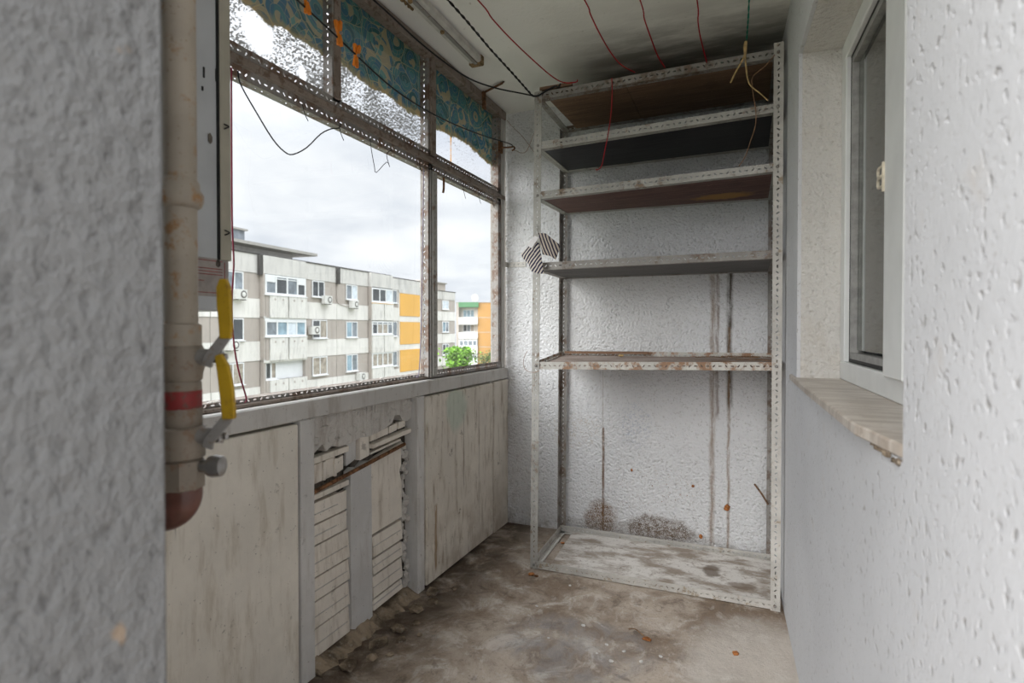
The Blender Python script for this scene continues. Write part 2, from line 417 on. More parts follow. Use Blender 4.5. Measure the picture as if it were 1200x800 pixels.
def m_film():
    """glass with a peeling printed film: pattern on the upper part, glue residue below"""
    m = MatB('pane_with_peeling_film')
    p = m.vec(m.y, m.z, 0.0)
    wob = m.noise(7, 4, .6, p); wob2 = m.noise(40, 3, .6, p)
    edge = m.z+(wob-.5)*.09+(wob2-.5)*.022+m.y.ss(2.9, 3.1)*.02
    film = edge.ss(2.198, 2.206)
    pv = m.vec(m.y+(m.noise(6, 2, .5, p)-.5)*.05, m.z+(m.noise(6, 2, .5, m.vec(m.z, m.y, 2.0))-.5)*.05, 0.0)
    n = m.nt.nodes.new('ShaderNodeTexVoronoi'); n.voronoi_dimensions = '2D'; m.nt.links.new(pv.k, n.inputs['Vector']); n.inputs['Scale'].default_value = 8.5
    dist = S(m.nt, n.outputs['Distance']); cell = S(m.nt, n.outputs['Color'])
    sc = m.nt.nodes.new('ShaderNodeSeparateColor'); m.nt.links.new(cell.k, sc.inputs[0]); r, g, b = (S(m.nt, o) for o in sc.outputs)
    ring = (dist*(5.0+r*3.0)+g); rf = ring.fract(); ri = ring-rf
    hsh = ((ri*12.9898+g*78.23).sin()*43758.5).fract()
    sub = m.voro(26, pv, out='Color', dim='2D'); s2 = m.nt.nodes.new('ShaderNodeSeparateColor'); m.nt.links.new(sub.k, s2.inputs[0]); sr = S(m.nt, s2.outputs[0])
    h = (hsh*.65+sr*.35).fract()
    c = m.mix(h.gt(.30), (.030, .095, .100), (.060, .155, .160)); c = m.mix(h.gt(.50), c, (.045, .120, .165)); c = m.mix(h.gt(.68), c, (.25, .225, .155)); c = m.mix(h.gt(.84), c, (.10, .20, .185))
    line = rf.ss(.0, .10, 1, 0).max(m.voro(26, pv, 'DISTANCE_TO_EDGE', dim='2D').ss(.0, .03, 1, 0)*dist.gt(.35)).max(m.voro(8.5, pv, 'DISTANCE_TO_EDGE', dim='2D').ss(.0, .025, 1, 0))
    c = m.mix(line*.85, c, (.36, .30, .17))
    rim = edge.ss(2.206, 2.235, 1, 0)
    c = m.mix(rim*.6, c, (.36, .26, .11))
    rustdrip = m.streak(m.y, m.z, 2.615, .008, 2.03, 2.23, .004, 3)
    fs = m.mixsh(.62, m.sh('ShaderNodeBsdfDiffuse', Color=c), m.sh('ShaderNodeBsdfTranslucent', Color=c))
    fs = m.mixsh(.10, fs, m.sh('ShaderNodeBsdfTransparent', Color=(1., 1., 1.)))
    spk = m.noise(105, 4, .8, p); area = m.noise(5.5, 3, .5, p)
    amt = m.y.ss(2.3, 2.45, .0, .10)
    dots = (spk+(area-.5)*.22-amt).ss(.500, .525)
    hole = m.blot(m.y, m.z, 1.365, 2.135, .078, .068, m.noise(12, 3, .6, p)).max(m.blot(m.y, m.z, 1.555, 2.09, .022, .034, m.noise(12, 3, .6, p)))
    dots = dots*(1-hole)
    res = m.mixsh(.5, m.sh('ShaderNodeBsdfDiffuse', Color=(.22, .215, .205)), m.sh('ShaderNodeBsdfTranslucent', Color=(.22, .215, .205)))
    clear = m.mixsh(.05, m.sh('ShaderNodeBsdfTransparent', Color=(.97, .98, .99)), m.sh('ShaderNodeBsdfGlossy', Color=(1., 1., 1.), Roughness=.05))
    low = m.mixsh(dots*.9, clear, res)
    low = m.mixsh(rustdrip, low, m.sh('ShaderNodeBsdfTranslucent', Color=(.55, .28, .05)))
    return m.surf(m.mixsh(film, low, fs))
M_FILM = m_film()
def m_clear():
    m = MatB('clear_glass'); fr = m.nt.nodes.new('ShaderNodeFresnel'); fr.inputs[0].default_value = 1.45
    return m.surf(m.mixsh(S(m.nt, fr.outputs[0])*.08, m.sh('ShaderNodeBsdfTransparent', Color=(.975, .985, .985)), m.sh('ShaderNodeBsdfGlossy', Color=(1., 1., 1.), Roughness=.02)))
M_GLASS = m_clear()
def m_pvcglass():
    m = MatB('window_glass'); fr = m.nt.nodes.new('ShaderNodeFresnel'); fr.inputs[0].default_value = 1.7
    return m.surf(m.mixsh(S(m.nt, fr.outputs[0]), m.sh('ShaderNodeBsdfTransparent', Color=(.80, .82, .80)), m.sh('ShaderNodeBsdfGlossy', Color=(.95, .96, .95), Roughness=.03)))
M_PGLASS = m_pvcglass()
M_PVC = simple('white_pvc', (.80, .815, .80), .35, 0, .03, 8, spec=.5)
M_GASKET = simple('black_gasket', (.02, .02, .02), .6)
M_FOAM = simple('red_brown_foam', (.23, .12, .10), .95, 0, .3, 80, .8)
def m_sill():
    m = MatB('brown_marble_sill'); n = m.noise(4, 6, .65, m.scaled(1, 5, 1), 1.5); f = m.noise(40, 4, .6)
    c = m.mix(n.ss(.35, .65), (.40, .335, .275), (.62, .56, .49)); c = m.mix(f.ss(.58, .7)*.45, c, (.27, .2, .145))
    return m.pbr(c, .32, m.bump(f, .001, .3), spec=.5)
M_SILL = m_sill()
M_SASH = simple('grey_sash', (.33, .325, .31), .5)
M_CREAM = simple('cream_plastic', (.66, .60, .47), .5)
M_BACKING = simple('grey_backing', (.42, .40, .37), .9, 0, .08, 5)
M_CABLE = simple('black_cable', (.012, .012, .013), .5)
M_RED = simple('red_wire', (.36, .012, .02), .45)
M_DRED = simple('maroon_wire', (.22, .02, .045), .5)
M_GREEN = simple('green_cord', (.03, .20, .14), .7)
M_STRAW = simple('straw_twine', (.52, .36, .17), .85, 0, .2, 60)
M_BTWINE = simple('brown_twine', (.30, .17, .10), .85, 0, .2, 60)
M_ORANGE = simple('orange_plastic', (.78, .22, .015), .45, 0, .08, 20)
M_METAL = simple('light_grey_sheet', (.52, .535, .545), .5, 0, .04, 6)
M_BEIGE = simple('beige_trim', (.44, .41, .33), .6, 0, .05, 10)
M_PIPE = m_slotted('dirty_painted_pipe', (.40, .345, .275), (.30, .16, .065), .35, 22)
M_PIPE2 = m_slotted('valve_body_paint', (.27, .225, .175), (.19, .12, .075), .5, 40)
M_STEEL = m_slotted('worn_steel', (.30, .285, .265), (.2, .14, .10), .35, 60)
M_YEL = m_slotted('yellow_grip', (.50, .31, .012), (.26, .15, .02), .25, 30)
M_REDP = simple('red_thread_sealant', (.30, .035, .03), .6, 0, .25, 60)
M_BROWN = simple('red_brown_primer', (.135, .055, .04), .35, 0, .15, 30, spec=.5)
M_CHROME = simple('dull_chrome', (.52, .50, .48), .25, .9, .1, 30)
M_LAMP = simple('lamp_housing', (.60, .585, .54), .5, 0, .08, 20)
M_LAMPD = simple('aged_lamp_cap', (.26, .17, .08), .7, 0, .3, 60)
def m_sock():
    m = MatB('striped_knit'); u = m.x*.80-m.z*.60
    st = (u*430.0).sin().ss(-.25, .25)
    c = m.mix(st, (.035, .035, .075), (.66, .60, .53))
    return m.pbr(c, .95, m.bump(m.noise(300, 2), .001, .6), spec=.05)
def m_sock2():
    m = MatB('striped_knit_b'); u = m.x*.93+m.z*.36
    st = (u*430.0).sin().ss(-.25, .25)
    c = m.mix(st, (.05, .045, .07), (.52, .45, .38))
    return m.pbr(c, .95, m.bump(m.noise(300, 2), .001, .6), spec=.05)
M_SOCK, M_SOCK2 = m_sock(), m_sock2()
M_PAPER = simple('white_label', (.78, .76, .76), .8, 0, .05, 30)
M_CHIP = simple('plaster_chip', (.68, .655, .62), .95, 0, .12, 60)
M_LEAF = simple('dry_orange_scrap', (.42, .16, .05), .85, 0, .3, 60)
M_TWIG = simple('dry_twig', (.22, .13, .075), .9, 0, .3, 60)

# outside
def m_out(name, col, dirt, amt, sc=1.0):
    m = MatB(name); d = m.noise(2.2*sc, 5, .65, m.scaled(1.2, 1.2, .22)); g = m.noise(.5*sc, 4, .6)
    c = m.mix(g.ss(.35, .65), tuple(x*.93 for x in col), col); c = m.mix(d.ss(.45, .75)*amt, c, dirt)
    return m.pbr(c, .9, None, 0, .1)
M_OWHITE = m_out('panel_white', (.80, .775, .735), (.50, .48, .45), .5)
M_OGREY = m_out('panel_grey', (.66, .64, .61), (.35, .345, .34), .55)
M_OTAN = m_out('pebbledash_taupe', (.47, .42, .38), (.36, .325, .295), .5)
M_OORG = m_out('orange_render', (.80, .46, .13), (.72, .41, .12), .3)
M_OORG2 = m_out('dull_orange_render', (.48, .27, .10), (.46, .25, .09), .4)
M_OPANEL = m_out('balcony_slab', (.76, .74, .70), (.33, .32, .31), .6, 2.0)
M_OEAVE = m_out('eave_slab', (.42, .40, .375), (.25, .24, .23), .5)
M_ODARK = simple('roof_tar', (.09, .085, .08), .9)
M_OPVC = simple('far_white_frame', (.80, .81, .82), .5, 0, .02, 2)
M_OBROWN = simple('far_brown_frame', (.16, .09, .05), .6)
M_OCHIM = simple('zinc_chimney', (.25, .27, .30), .6, .2, .1, 3)
M_OGLASS = [simple('far_pane_dark', (.075, .08, .085), .15, 0, .15, 1.5, spec=.6), simple('far_pane_grey', (.24, .27, .30), .2, 0, .2, 1.5, spec=.6),
            simple('far_pane_blue', (.30, .42, .50), .25, 0, .15, 1.5, spec=.6), simple('far_pane_curtain', (.42, .37, .31), .4, 0, .2, 3), simple('far_pane_pale', (.66, .72, .78), .3, 0, .1, 2)]
M_OGREENR = m_out('green_fascia', (.12, .26, .14), (.10, .18, .11), .4)
M_AC = simple('ac_white', (.70, .69, .66), .5, 0, .04, 4)
M_ACD = simple('ac_fan_dark', (.16, .15, .14), .6, 0, .1, 4)
M_GROUND = simple('far_ground', (.20, .21, .15), .95, 0, .25, .3)
M_LEAVES = simple('spring_leaves', (.16, .33, .035), .6, 0, .35, 2.5, spec=.2)
M_LEAVES2 = simple('dull_leaves', (.18, .25, .08), .6, 0, .3, 2.5, spec=.2)
M_BARK = simple('bark', (.11, .085, .06), .95, 0, .3, 12, .8)

# ================================================================== SETTING
CEIL = 2.52; LX = -1.385; BY = 3.23
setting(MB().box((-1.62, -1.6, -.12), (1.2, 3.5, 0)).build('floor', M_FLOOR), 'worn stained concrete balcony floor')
setting(MB().box((-1.62, .20, CEIL), (1.2, 3.5, CEIL+.14)).build('ceiling', M_CEIL), 'off white balcony ceiling with shade painted above the shelving')
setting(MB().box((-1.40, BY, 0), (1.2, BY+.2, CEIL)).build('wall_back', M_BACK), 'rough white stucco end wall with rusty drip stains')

# right wall: runs 2.5 degrees off the left one
RO = Vector((.2535, 0, 0)); RS = Vector((-.0445, .999, 0)); RD = Vector((.999, .0445, 0))
def R(s, d, z): return RO+RS*s+RD*d+Vector((0, 0, z))
def rbox(mb, s0, s1, d0, d1, z0, z1):
    return mb.hexa([R(s0,d0,z0), R(s0,d1,z0), R(s1,d1,z0), R(s1,d0,z0), R(s0,d0,z1), R(s0,d1,z1), R(s1,d1,z1), R(s1,d0,z1)])
S0, S1, Z0, Z1 = 1.004, 2.285, 1.005, 2.185      # window opening
wr = base_empty('wall_right', (.2, 1, 0), 'white stucco wall with a window opening')
mb = MB(); rbox(mb, -.9, 3.3, 0, .3, 0, Z0); rbox(mb, -.9, S0, 0, .3, Z0, CEIL); rbox(mb, S1, 3.3, 0, .3, Z0, CEIL); rbox(mb, S0, S1, 0, .3, Z1, CEIL)
mb.build('stucco_wall', M_RIGHT, wr)
mb = MB(); rbox(mb, S1-.006, S1, .012, .16, Z0, Z1); rbox(mb, S0, S1, .012, .16, Z1-.006, Z1)
mb.build('reveal_lining', M_REVEAL, wr)
mb = MB(); rd = random.Random(3)
for k in range(48):
    z = 1.03+k*.0235; rbox(mb, S0-.001, S0+.004+rd.uniform(0, .004), .004, .05+rd.uniform(0, .02), z, z+.0240)
mb.build('foam_edge', M_FOAM, wr)
mb = MB(); rbox(mb, S0, 2.4, .45, .5, .9, 2.4); mb.build('room_backing', M_BACKING, wr)

# sill slab, its near front corner broken off
ts = base_empty('trim_1', R(1.7, 0, 1.0), 'brown marble window sill with a broken front corner')
out = [(S0+.001, .16), (2.40, .16), (2.44, -.008), (1.9, -.018), (1.22, -.022), (1.16, -.012), (1.10, -.006), (S0+.03, .004), (S0+.001, .02)]
MB().prism([R(s, d, 1.006) for s, d in out], (0, 0, .022)).build('sill_slab', M_SILL, ts, bevel=.003)
mb = MB()
for k in range(7): mb.rock(R(1.02+k*.026, -.001, 1.002-.002*(k % 2)), .010, 30+k, (.5, 1.2, .6))
mb.build('broken_mortar', M_FOOT, ts)

# pvc window
wn = base_empty('window_2', R(1.7, .15, 1.03), 'white plastic window with a dark gasket and a latch keeper')
zf0, zf1 = 1.028, 2.18
mb = MB()
rbox(mb, S0, S1-.006, .135, .195, zf0, zf0+.062); rbox(mb, S0, S1-.006, .135, .195, zf1-.062, zf1)
rbox(mb, S1-.075, S1-.006, .135, .195, zf0+.062, zf1-.062); rbox(mb, S0, S0+.06, .135, .195, zf0+.062, zf1-.062)
mb.build('outer_frame', M_PVC, wn, bevel=.003)
sash = MB()
a0, a1, b0, b1 = 1.645, S1-.088, zf0+.075, zf1-.075
rbox(sash, 1.478, 1.64, .118, .185, zf0+.058, zf1-.058)
sash.build('mullion', M_PVC, wn, bevel=.004)
mb = MB()
for (q0, q1, r0, r1) in ((a0, a1, b0, b0+.020), (a0, a1, b1-.02, b1), (a1-.018, a1, b0, b1)): rbox(mb, q0, q1, .150, .185, r0, r1)
mb.build('sash_frame', M_SASH, wn)
mb = MB()
rbox(mb, a1, a1+.013, .150, .180, b0-.012, b1+.012); rbox(mb, a0, a1, .150, .18, b1, b1+.012); rbox(mb, a0, a1, .150, .18, b0-.012, b0); rbox(mb, 1.457, 1.478, .13, .185, zf0+.062, zf1-.062)
mb.build('gasket', M_GASKET, wn)
mb = MB(); rbox(mb, a0, a1-.028, .166, .170, b0+.03, b1-.03); mb.build('pane', M_PGLASS, wn)
mb = MB(); rbox(mb, S0+.06, 1.457, .166, .170, zf0+.062, zf1-.062); mb.build('pane', M_PGLASS, wn)
# small two-lobed keeper on the mullion edge
kp = MB(); rbox(kp, 1.634, 1.642, .113, .119, 1.540, 1.612)
for zc in (1.566, 1.592):
    kp.tube([R(1.640, .115, zc-.011), R(1.668, .113, zc-.011), R(1.676, .113, zc), R(1.668, .113, zc+.011), R(1.640, .115, zc+.011)], .0036, 6)
kp.build('latch_keeper', M_CREAM, wn, smooth=True)
mb = MB(); nf = 40
for k in range(nf):
    s = 1.0+1.4*k/nf; d = .30+.012*math.sin(k*1.9); d2 = .30+.012*math.sin((k+1)*1.9); s2 = 1.0+1.4*(k+1)/nf
    mb.hexa([R(s, d, .95), R(s, d+.003, .95), R(s2, d2+.003, .95), R(s2, d2, .95), R(s, d, 2.3), R(s, d+.003, 2.3), R(s2, d2+.003, 2.3), R(s2, d2, 2.3)])
tag(mb.build('backing', M_BACKING), 'grey backing added behind the white plastic window', 'backing')  # added folded sheet that gives the glass its mid-grey tone

# stucco pier close to the viewer
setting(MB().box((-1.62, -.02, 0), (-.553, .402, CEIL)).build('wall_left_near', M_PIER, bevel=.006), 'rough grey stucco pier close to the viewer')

# ------------------------------------------------------------------ left parapet
wl = base_empty('wall_left', (LX, 1.6, 0), 'parapet of concrete posts with a cream, a broken and a stained infill panel')
def wb(name, mat, y0, y1, x0, x1, z0, z1, bevel=.003): return MB().box((x0, y0, z0), (x1, y1, z1)).build(name, mat, wl, bevel=bevel)
wb('parapet_core', M_DARKGAP, -1.6, 3.23, -1.60, -1.455, 0, .88, 0)
wb('top_rail', M_CONC, -1.6, 3.228, -1.585, LX, .895, .962, .005)
wb('post', M_CONC_L, 1.470, 1.535, -1.455, LX+.004, 0, .895)
wb('post', M_CONC_L, 2.190, 2.248, -1.455, LX+.004, 0, .895)
wb('post', M_CONC, 2.990, 3.022, -1.455, LX-.012, 0, .895)
wb('panel', M_PANEL1, .42, 1.462, -1.45, LX+.002, .0, .886, .004)
wb('panel', M_PANEL3, 2.255, 2.985, -1.45, LX+.012, .012, .888, .006)
wb('panel', M_PANEL3, 3.024, 3.228, -1.45, LX+.002, .0, .89, .004)
wb('panel', M_PANEL1, -1.6, -.03, -1.45, LX, .0, .886, .004)
# the broken infill between the posts
RX = -1.425
def ragged(name, mat, pts, x0, x1): return MB().prism([(x0, y, z) for y, z in pts], (x1-x0, 0, 0)).build(name, mat, wl)
rd = random.Random(11)
top = [(1.536, .893), (2.189, .893)]
bot = [(2.189, .80), (2.15, .79), (2.115, .80), (2.10, .825), (2.06, .83), (2.04, .80), (1.99, .785), (1.93, .775), (1.88, .77), (1.82, .775), (1.77, .765), (1.70, .762), (1.66, .775), (1.63, .76), (1.61, .79), (1.585, .775), (1.536, .75)]
ragged('plaster_patch', M_PLASTER, top[:1]+top[1:]+bot, -1.455, RX+.012)
mb = MB()
for y in (1.86, 1.895, 1.915): mb.beam((RX+.013, y, .775), (RX+.013, y+.006, .892), .008, .006, (1, 0, 0))
mb.build('plaster_ridge', M_PLASTER, wl)
mb = MB(); rd2 = random.Random(21)
for k in range(26):
    mb.rock((RX+.011, rd2.uniform(1.55, 2.17), rd2.uniform(.80, .885)), rd2.uniform(.012, .036), 400+k, (.28, 1.3, .8))
mb.build('plaster_scab', M_PLASTER, wl)
mb = MB().box((-1.455, 1.536, .02), (-1.449, 2.189, .80)); mb.build('infill_core', M_DARKGAP, wl)  # dark sheet that colours in the shadow lines between the laths
def lath(y0, z0, y1, z1, h, d=.018, name='lath', mat=M_SLAT, tilt=.0, cut=0.0):
    """one lath: a board whose lower edge stands a little prouder than its upper"""
    mb = MB(); x = -1.447
    mb.hexa([(x, y0, z0), (x+d+tilt, y0, z0), (x+d+tilt, y1-cut, z1), (x, y1-cut, z1), (x, y0, z0+h), (x+d, y0, z0+h), (x+d, y1, z1+h), (x, y1, z1+h)])
    return mb.build(name, mat, wl, bevel=.0015)
# left bay
lath(1.538, .725, 1.755, .735, .022, .034)
lath(1.538, .645, 1.70, .655, .070, .014)
lath(1.705, .655, 1.752, .665, .055, .010)
for y in (1.56, 1.63, 1.69): lath(y, .652, y+.012, .652, .068, .022, 'rib')
lath(1.538, .597, 1.755, .607, .020, .034)
zb = [.512, .437, .323, .238, .141, .035]; zt = .592
for i, z in enumerate(zb):
    h = zt-z-.009; short = (.045, .05, 0, 0, 0, 0)[i]
    lath(1.538, z, 1.763-short, z+.004, h, .023, tilt=.008, cut=.0)
    lath(1.538, z+h*.42, 1.752-short*1.2, z+h*.42+.004, .004, .030, 'groove_bead', M_PLASTER)
    if short > .03: lath(1.760-short+.003, z-.004, 1.762, z, h+.002, .018)
    zt = z
# central board
ragged('centre_board', M_BOARD2, [(1.764, .652), (1.79, .664), (1.83, .655), (1.86, .672), (1.893, .668), (1.898, .035), (1.85, .022), (1.80, .028), (1.766, .045)], -1.447, RX+.012)
lath(1.766, .672, 1.825, .69, .088, .012, 'board_stub', M_BOARD2); lath(1.832, .682, 1.892, .69, .092, .026, 'board_stub', M_SLAT)
# right bay
lath(1.905, .715, 2.185, .735, .018, .036)
lath(1.905, .742, 2.03, .752, .030, .020); lath(2.045, .752, 2.10, .757, .032, .016); lath(2.11, .76, 2.16, .765, .03, .02)
lath(1.905, .690, 2.12, .707, .010, .024)
ragged('infill_board', M_SLAT, [(1.905, .655), (1.95, .672), (2.05, .69), (2.118, .70), (2.12, .60), (2.105, .58), (2.122, .52), (2.124, .37), (1.905, .362)], -1.447, RX+.003)
for z, h in ((.268, .088), (.196, .066), (.100, .090), (.048, .046)):
    lath(1.912, z, 2.122, z+.006, h-.006, .023, tilt=.008)
    lath(1.912, z+h*.45, 2.11, z+h*.45+.006, .004, .030, 'groove_bead', M_PLASTER)
mb = MB(); rd2 = random.Random(5)
for k in range(34): mb.rock((-1.437, rd2.uniform(2.13, 2.185), .05+k*.0195), rd2.uniform(.014, .026), 100+k, (.8, 1, .9))
mb.build('mortar_rubble', M_PLASTER, wl)
mb = MB()
for k in range(30): mb.rock((-1.434, 1.903+rd2.uniform(-.004, .02), .06+k*.02), rd2.uniform(.006, .012), 200+k, (.9, 1, 1.4))
mb.build('mortar_crumb', M_PLASTER, wl)
MB().tube([(RX+.020, 1.538, .630), (RX+.022, 1.83, .663), (RX+.020, 2.12, .694)], .008, 8).build('rusty_rebar', M_RUST, wl, smooth=True)
# broken footing under it
mb = MB(); ny, rd2 = 30, random.Random(8); vs = []; fs = []
for i in range(ny+1):
    y = 1.536+.66*i/ny; h = .022+rd2.uniform(-.012, .016); dpt = .020+rd2.uniform(-.012, .016)
    vs += [(-1.45, y, 0), (-1.45, y, h+.02), (LX-.02+rd2.uniform(-.006, .006), y, h), (LX-.02+dpt, y, h*.45), (LX+dpt+.004, y, -.002)]
for i in range(ny):
    for k in range(4): fs.append((i*5+k, i*5+k+1, i*5+k+6, i*5+k+5))
mb.add(vs, fs); mb.build('footing', M_FOOT, wl)

# rubble along the foot of the parapet
spots = [(-1.31, 1.62, .030), (-1.27, 1.70, .022), (-1.30, 1.78, .034), (-1.24, 1.84, .020), (-1.29, 1.90, .028), (-1.25, 1.97, .018), (-1.31, 2.06, .030), (-1.28, 2.16, .024), (-1.33, 2.23, .030), (-1.22, 1.74, .014), (-1.19, 1.90, .012), (-1.26, 2.30, .014)]
for k, (x, y, r) in enumerate(spots):
    tag(MB().rock((x, y, r*.28), r, 60+k, (1.1, 1.2, .55)).build('mortar_lump', M_FOOT), 'dirty ochre mortar lump at the foot of the broken parapet panel', 'rubble', 'mortar lumps below the broken panel')
# timber/dirt sill under the glazing
wb('sill_board', M_TIMBER, -1.6, 3.2, -1.575, -1.415, .962, .976, .003)
mb = MB(); rd2 = random.Random(77)
for k in range(90):
    mb.rock((rd2.uniform(-1.565, -1.43), rd2.uniform(1.1, 2.9), .977), rd2.uniform(.003, .008), 700+k, (1.2, 1.6, .5))
mb.build('sill_dirt', M_PLASTER, wl)['kind'] = 'stuff'

# ------------------------------------------------------------------ left glazing
wg = base_empty('window_1', (-1.41, 2.1, .97), 'rusty slotted steel glazing with peeling patterned film on the upper panes')
ZT = 1.985; FX = -1.40
def ang(name, A, B, d1, d2, w=.038, mat=M_FRAME, w2=None, phase=0): return angle_iron(MB(), A, B, d1, d2, w, phase, w2).build(name, mat, wg)
Ystart, Yend = -1.6, 3.20
for (ya, yb) in ((.43, Yend),):
    ang('transom_angle', (FX, ya, 1.945), (FX, yb, 1.945), (0, 0, 1), (-1, 0, 0), .036)
    MB().box((FX-.03, ya, 1.983), (FX+.012, yb, 2.008)).build('transom_timber', M_TIMBER, wg, bevel=.003)
    ang('transom_angle', (FX, ya, 2.009), (FX, yb, 2.009), (0, 0, 1), (-1, 0, 0), .034)
    MB().box((FX-.03, ya, 2.468), (FX+.018, yb, 2.518)).build('head_timber', M_TIMBER, wg, bevel=.004)
    ang('sill_angle', (-1.425, ya, .977), (-1.425, 2.39, .977), (-1, 0, 0), (0, 0, 1), .034, M_FRAME, .012)
ang('mullion', (FX, 1.655, 2.03), (FX, 1.655, 2.48), (0, 1, 0), (-1, 0, 0), .042)
MB().box((FX-.018, 1.664, 2.04), (FX+.006, 1.698, 2.48)).build('mullion_timber', M_TIMBER, wg, bevel=.002)
ang('mullion', (FX, 2.315, .975), (FX, 2.315, 2.48), (-1, 0, 0), (0, 1, 0), .042)
MB().box((FX-.016, 2.325, .97), (FX+.008, 2.385, 1.95)).build('mullion_face', M_STEEL, wg, bevel=.002)
MB().box((FX-.016, 2.330, 2.02), (FX+.010, 2.375, 2.48)).build('mullion_timber', M_TIMBER, wg, bevel=.002)
slot = MB(); slot_leg(slot, (FX+.011, 2.335, .98), (FX+.011, 2.335, 1.945), (0, 1, 0), (1, 0, 0), .042); slot.build('mullion', M_SLOT, wg)
MB().box((-1.503, BY, 0), (-1.40, BY+.2, CEIL)).build('wall_end', M_STUB, wg)
ang('jamb_angle', (FX, 3.115, .965), (FX, 3.115, 2.48), (-1, 0, 0), (0, 1, 0), .040)
MB().box((FX-.02, 3.155, .962), (FX+.008, 3.20, 2.48)).build('jamb_timber', M_CONC, wg, bevel=.003)
ang('sill_angle', (FX, 2.39, .968), (FX, 3.115, .968), (0, 0, 1), (-1, 0, 0), .036, M_FRAME)
for (y0, y1) in ((.43, 1.655), (1.70, 2.315), (2.376, 3.19)):
    MB().box((FX-.046, y0, 2.046), (FX-.042, y1, 2.516)).build('pane', M_FILM, wg)
MB().box((FX-.026, .43, .98), (FX-.022, 2.315, 1.945)).build('pane', M_GLASS, wg)
MB().box((FX-.026, 2.376, .98), (FX-.022, 3.10, 1.945)).build('pane', M_GLASS, wg)
MB().tube([(-1.365, 2.394, 1.853), (-1.362, 2.396, 1.875), (-1.362, 2.396, 1.925)], .0055, 6).build('latch_rod', M_RUST, wg, smooth=True)
# loose wire ends twisted round the transom
tag(MB().tube([(-1.375, 1.838, 1.95), (-1.375, 1.854, 1.889), (-1.372, 1.865, 1.842), (-1.375, 1.881, 1.822), (-1.37, 1.944, 1.880), (-1.375, 1.972, 1.868), (-1.378, 1.955, 1.915), (-1.375, 1.992, 1.945)], .0014, 5).build('loose_wire', M_CABLE), 'thin dark wire looping below the transom beside the middle pane', 'wire')
for k, (y, l) in enumerate(((1.48, .05), (1.66, .06), (2.20, .05), (2.62, .07), (2.80, .06), (2.98, .05))):
    MB().tube([(-1.377, y, 1.948), (-1.374, y+.008, 1.948-l*.6), (-1.372, y+.022, 1.948-l)], .0013, 4).build('wire_end', M_CABLE, wg)
# bracket at the ceiling corner
tb = MB(); tb.beam((-1.38, 2.86, 2.505), (-1.23, 2.79, 2.508), .012, .006); tb.beam((-1.23, 2.79, 2.508), (-1.225, 2.80, 2.519), .012, .006)
tb.beam((-1.375, 2.87, 2.515), (-1.372, 2.865, 2.42), .028, .010, (1, 0, 0))
tag(tb.build('ceiling_bracket', M_RUST), 'bent rusty bracket in the ceiling corner above the small top pane', 'bracket')

# ================================================================== SHELVING
SH = thing('shelving_unit', 'tall slotted steel shelving unit with six board shelves at the end wall', 'shelving', (-.45, 2.92, 0))
XL, XR, YF, YR = -1.012, .120, 2.652, 3.205
def post(x, y, dx_, dy_, top, m, lean=0): angle_iron(MB(), (x, y, 0.0), (x+lean, y, top), (dx_, 0, 0), (0, dy_, 0), .038).build('post', m, SH)
post(XL-.004, YF, 1, 1, 2.372, M_SLOT, .022); post(XR, YF, -1, 1, 2.405, M_SLOT_L)
post(XL-.03, YR, 1, -1, 2.36, M_SLOT_D, .012); post(XR-.004, YR, -1, -1, 2.42, M_SLOT_D)
# levels: front-left, front-right, rear-left, rear-right height of the lower edge
LV = [(2.332, 2.345, 2.345, 2.360), (2.087, 2.117, 2.112, 2.122), (1.842, 1.867, 1.868, 1.860), (1.492, 1.500, 1.492, 1.492), (1.000, 1.025, 1.034, 1.040), (.004, .004, .004, .004)]
RM = [M_SLOT_D, M_SLOT, M_SLOT, M_SLOT_D, M_SLOT_R, M_SLOT_L]
BM_ = [M_W0, M_W1, M_W2, M_W3, M_W4, M_W5]
xl_ = lambda z: XL-.004+.022*z/2.372
for i, (fl, fr, rl, rr) in enumerate(LV):
    xa = xl_(fl)+.003; m = RM[i]
    A, B, C, D = Vector((xa, YF+.0035, fl)), Vector((XR-.003, YF+.0035, fr)), Vector((xl_(rl)-.02, YR-.004, rl)), Vector((XR-.007, YR-.004, rr))
    angle_iron(MB(), A, B, (0, 0, 1), (0, 1, 0), .036, i).build('front_rail', m, SH)
    angle_iron(MB(), C, D, (0, 0, 1), (0, -1, 0), .036, i+1).build('rear_rail', m if i != 0 else M_SLOT_D, SH)
    o = Vector((.003, 0, 0))
    angle_iron(MB(), A+o, C+o, (0, 0, 1), (1, 0, 0), .034, i).build('side_rail', m, SH)
    angle_iron(MB(), B-o, D-o, (0, 0, 1), (-1, 0, 0), .034, i).build('side_rail', m, SH)
    def board(u0, u1, v0, v1, th=.012, lift=.003, name='shelf_board', mat=BM_[i], skew=0.0):
        P = []
        for lz in (lift, lift+th):
            for (u, v) in ((u0, v0), (u1, v0), (u1+skew*0, v1), (u0+skew, v1)):
                p = A*(1-u)*(1-v)+B*u*(1-v)+C*(1-u)*v+D*u*v; P.append(p+Vector((0, 0, lz)))
        return MB().hexa(P).build(name, mat, SH, bevel=.001)
    if i == 0:
        board(.055, .40, .015, .97, .014, .003, skew=.02); board(.402, .985, .015, .97, .014, .003)
        loose = MB().obox((-.90, 2.72, 2.392), (.08, .01, .004), (-.01, .05, .002), (0, 0, .008)); loose.build('loose_plank', M_W0, SH)
    elif i == 5:
        board(.085, .985, .05, .93, .016, .003, skew=-.01)
    else:
        board(.008, .992, .015, .985, .010, .003)
    # bolts at the posts
    for (p, sx) in ((A, 1), (B, -1)): MB().lathe(p+Vector((sx*.018, -.005, .018)), (0, -1, 0), [(.007, 0), (.007, .004), (.004, .006)], 6).build('bolt', M_STEEL, SH)

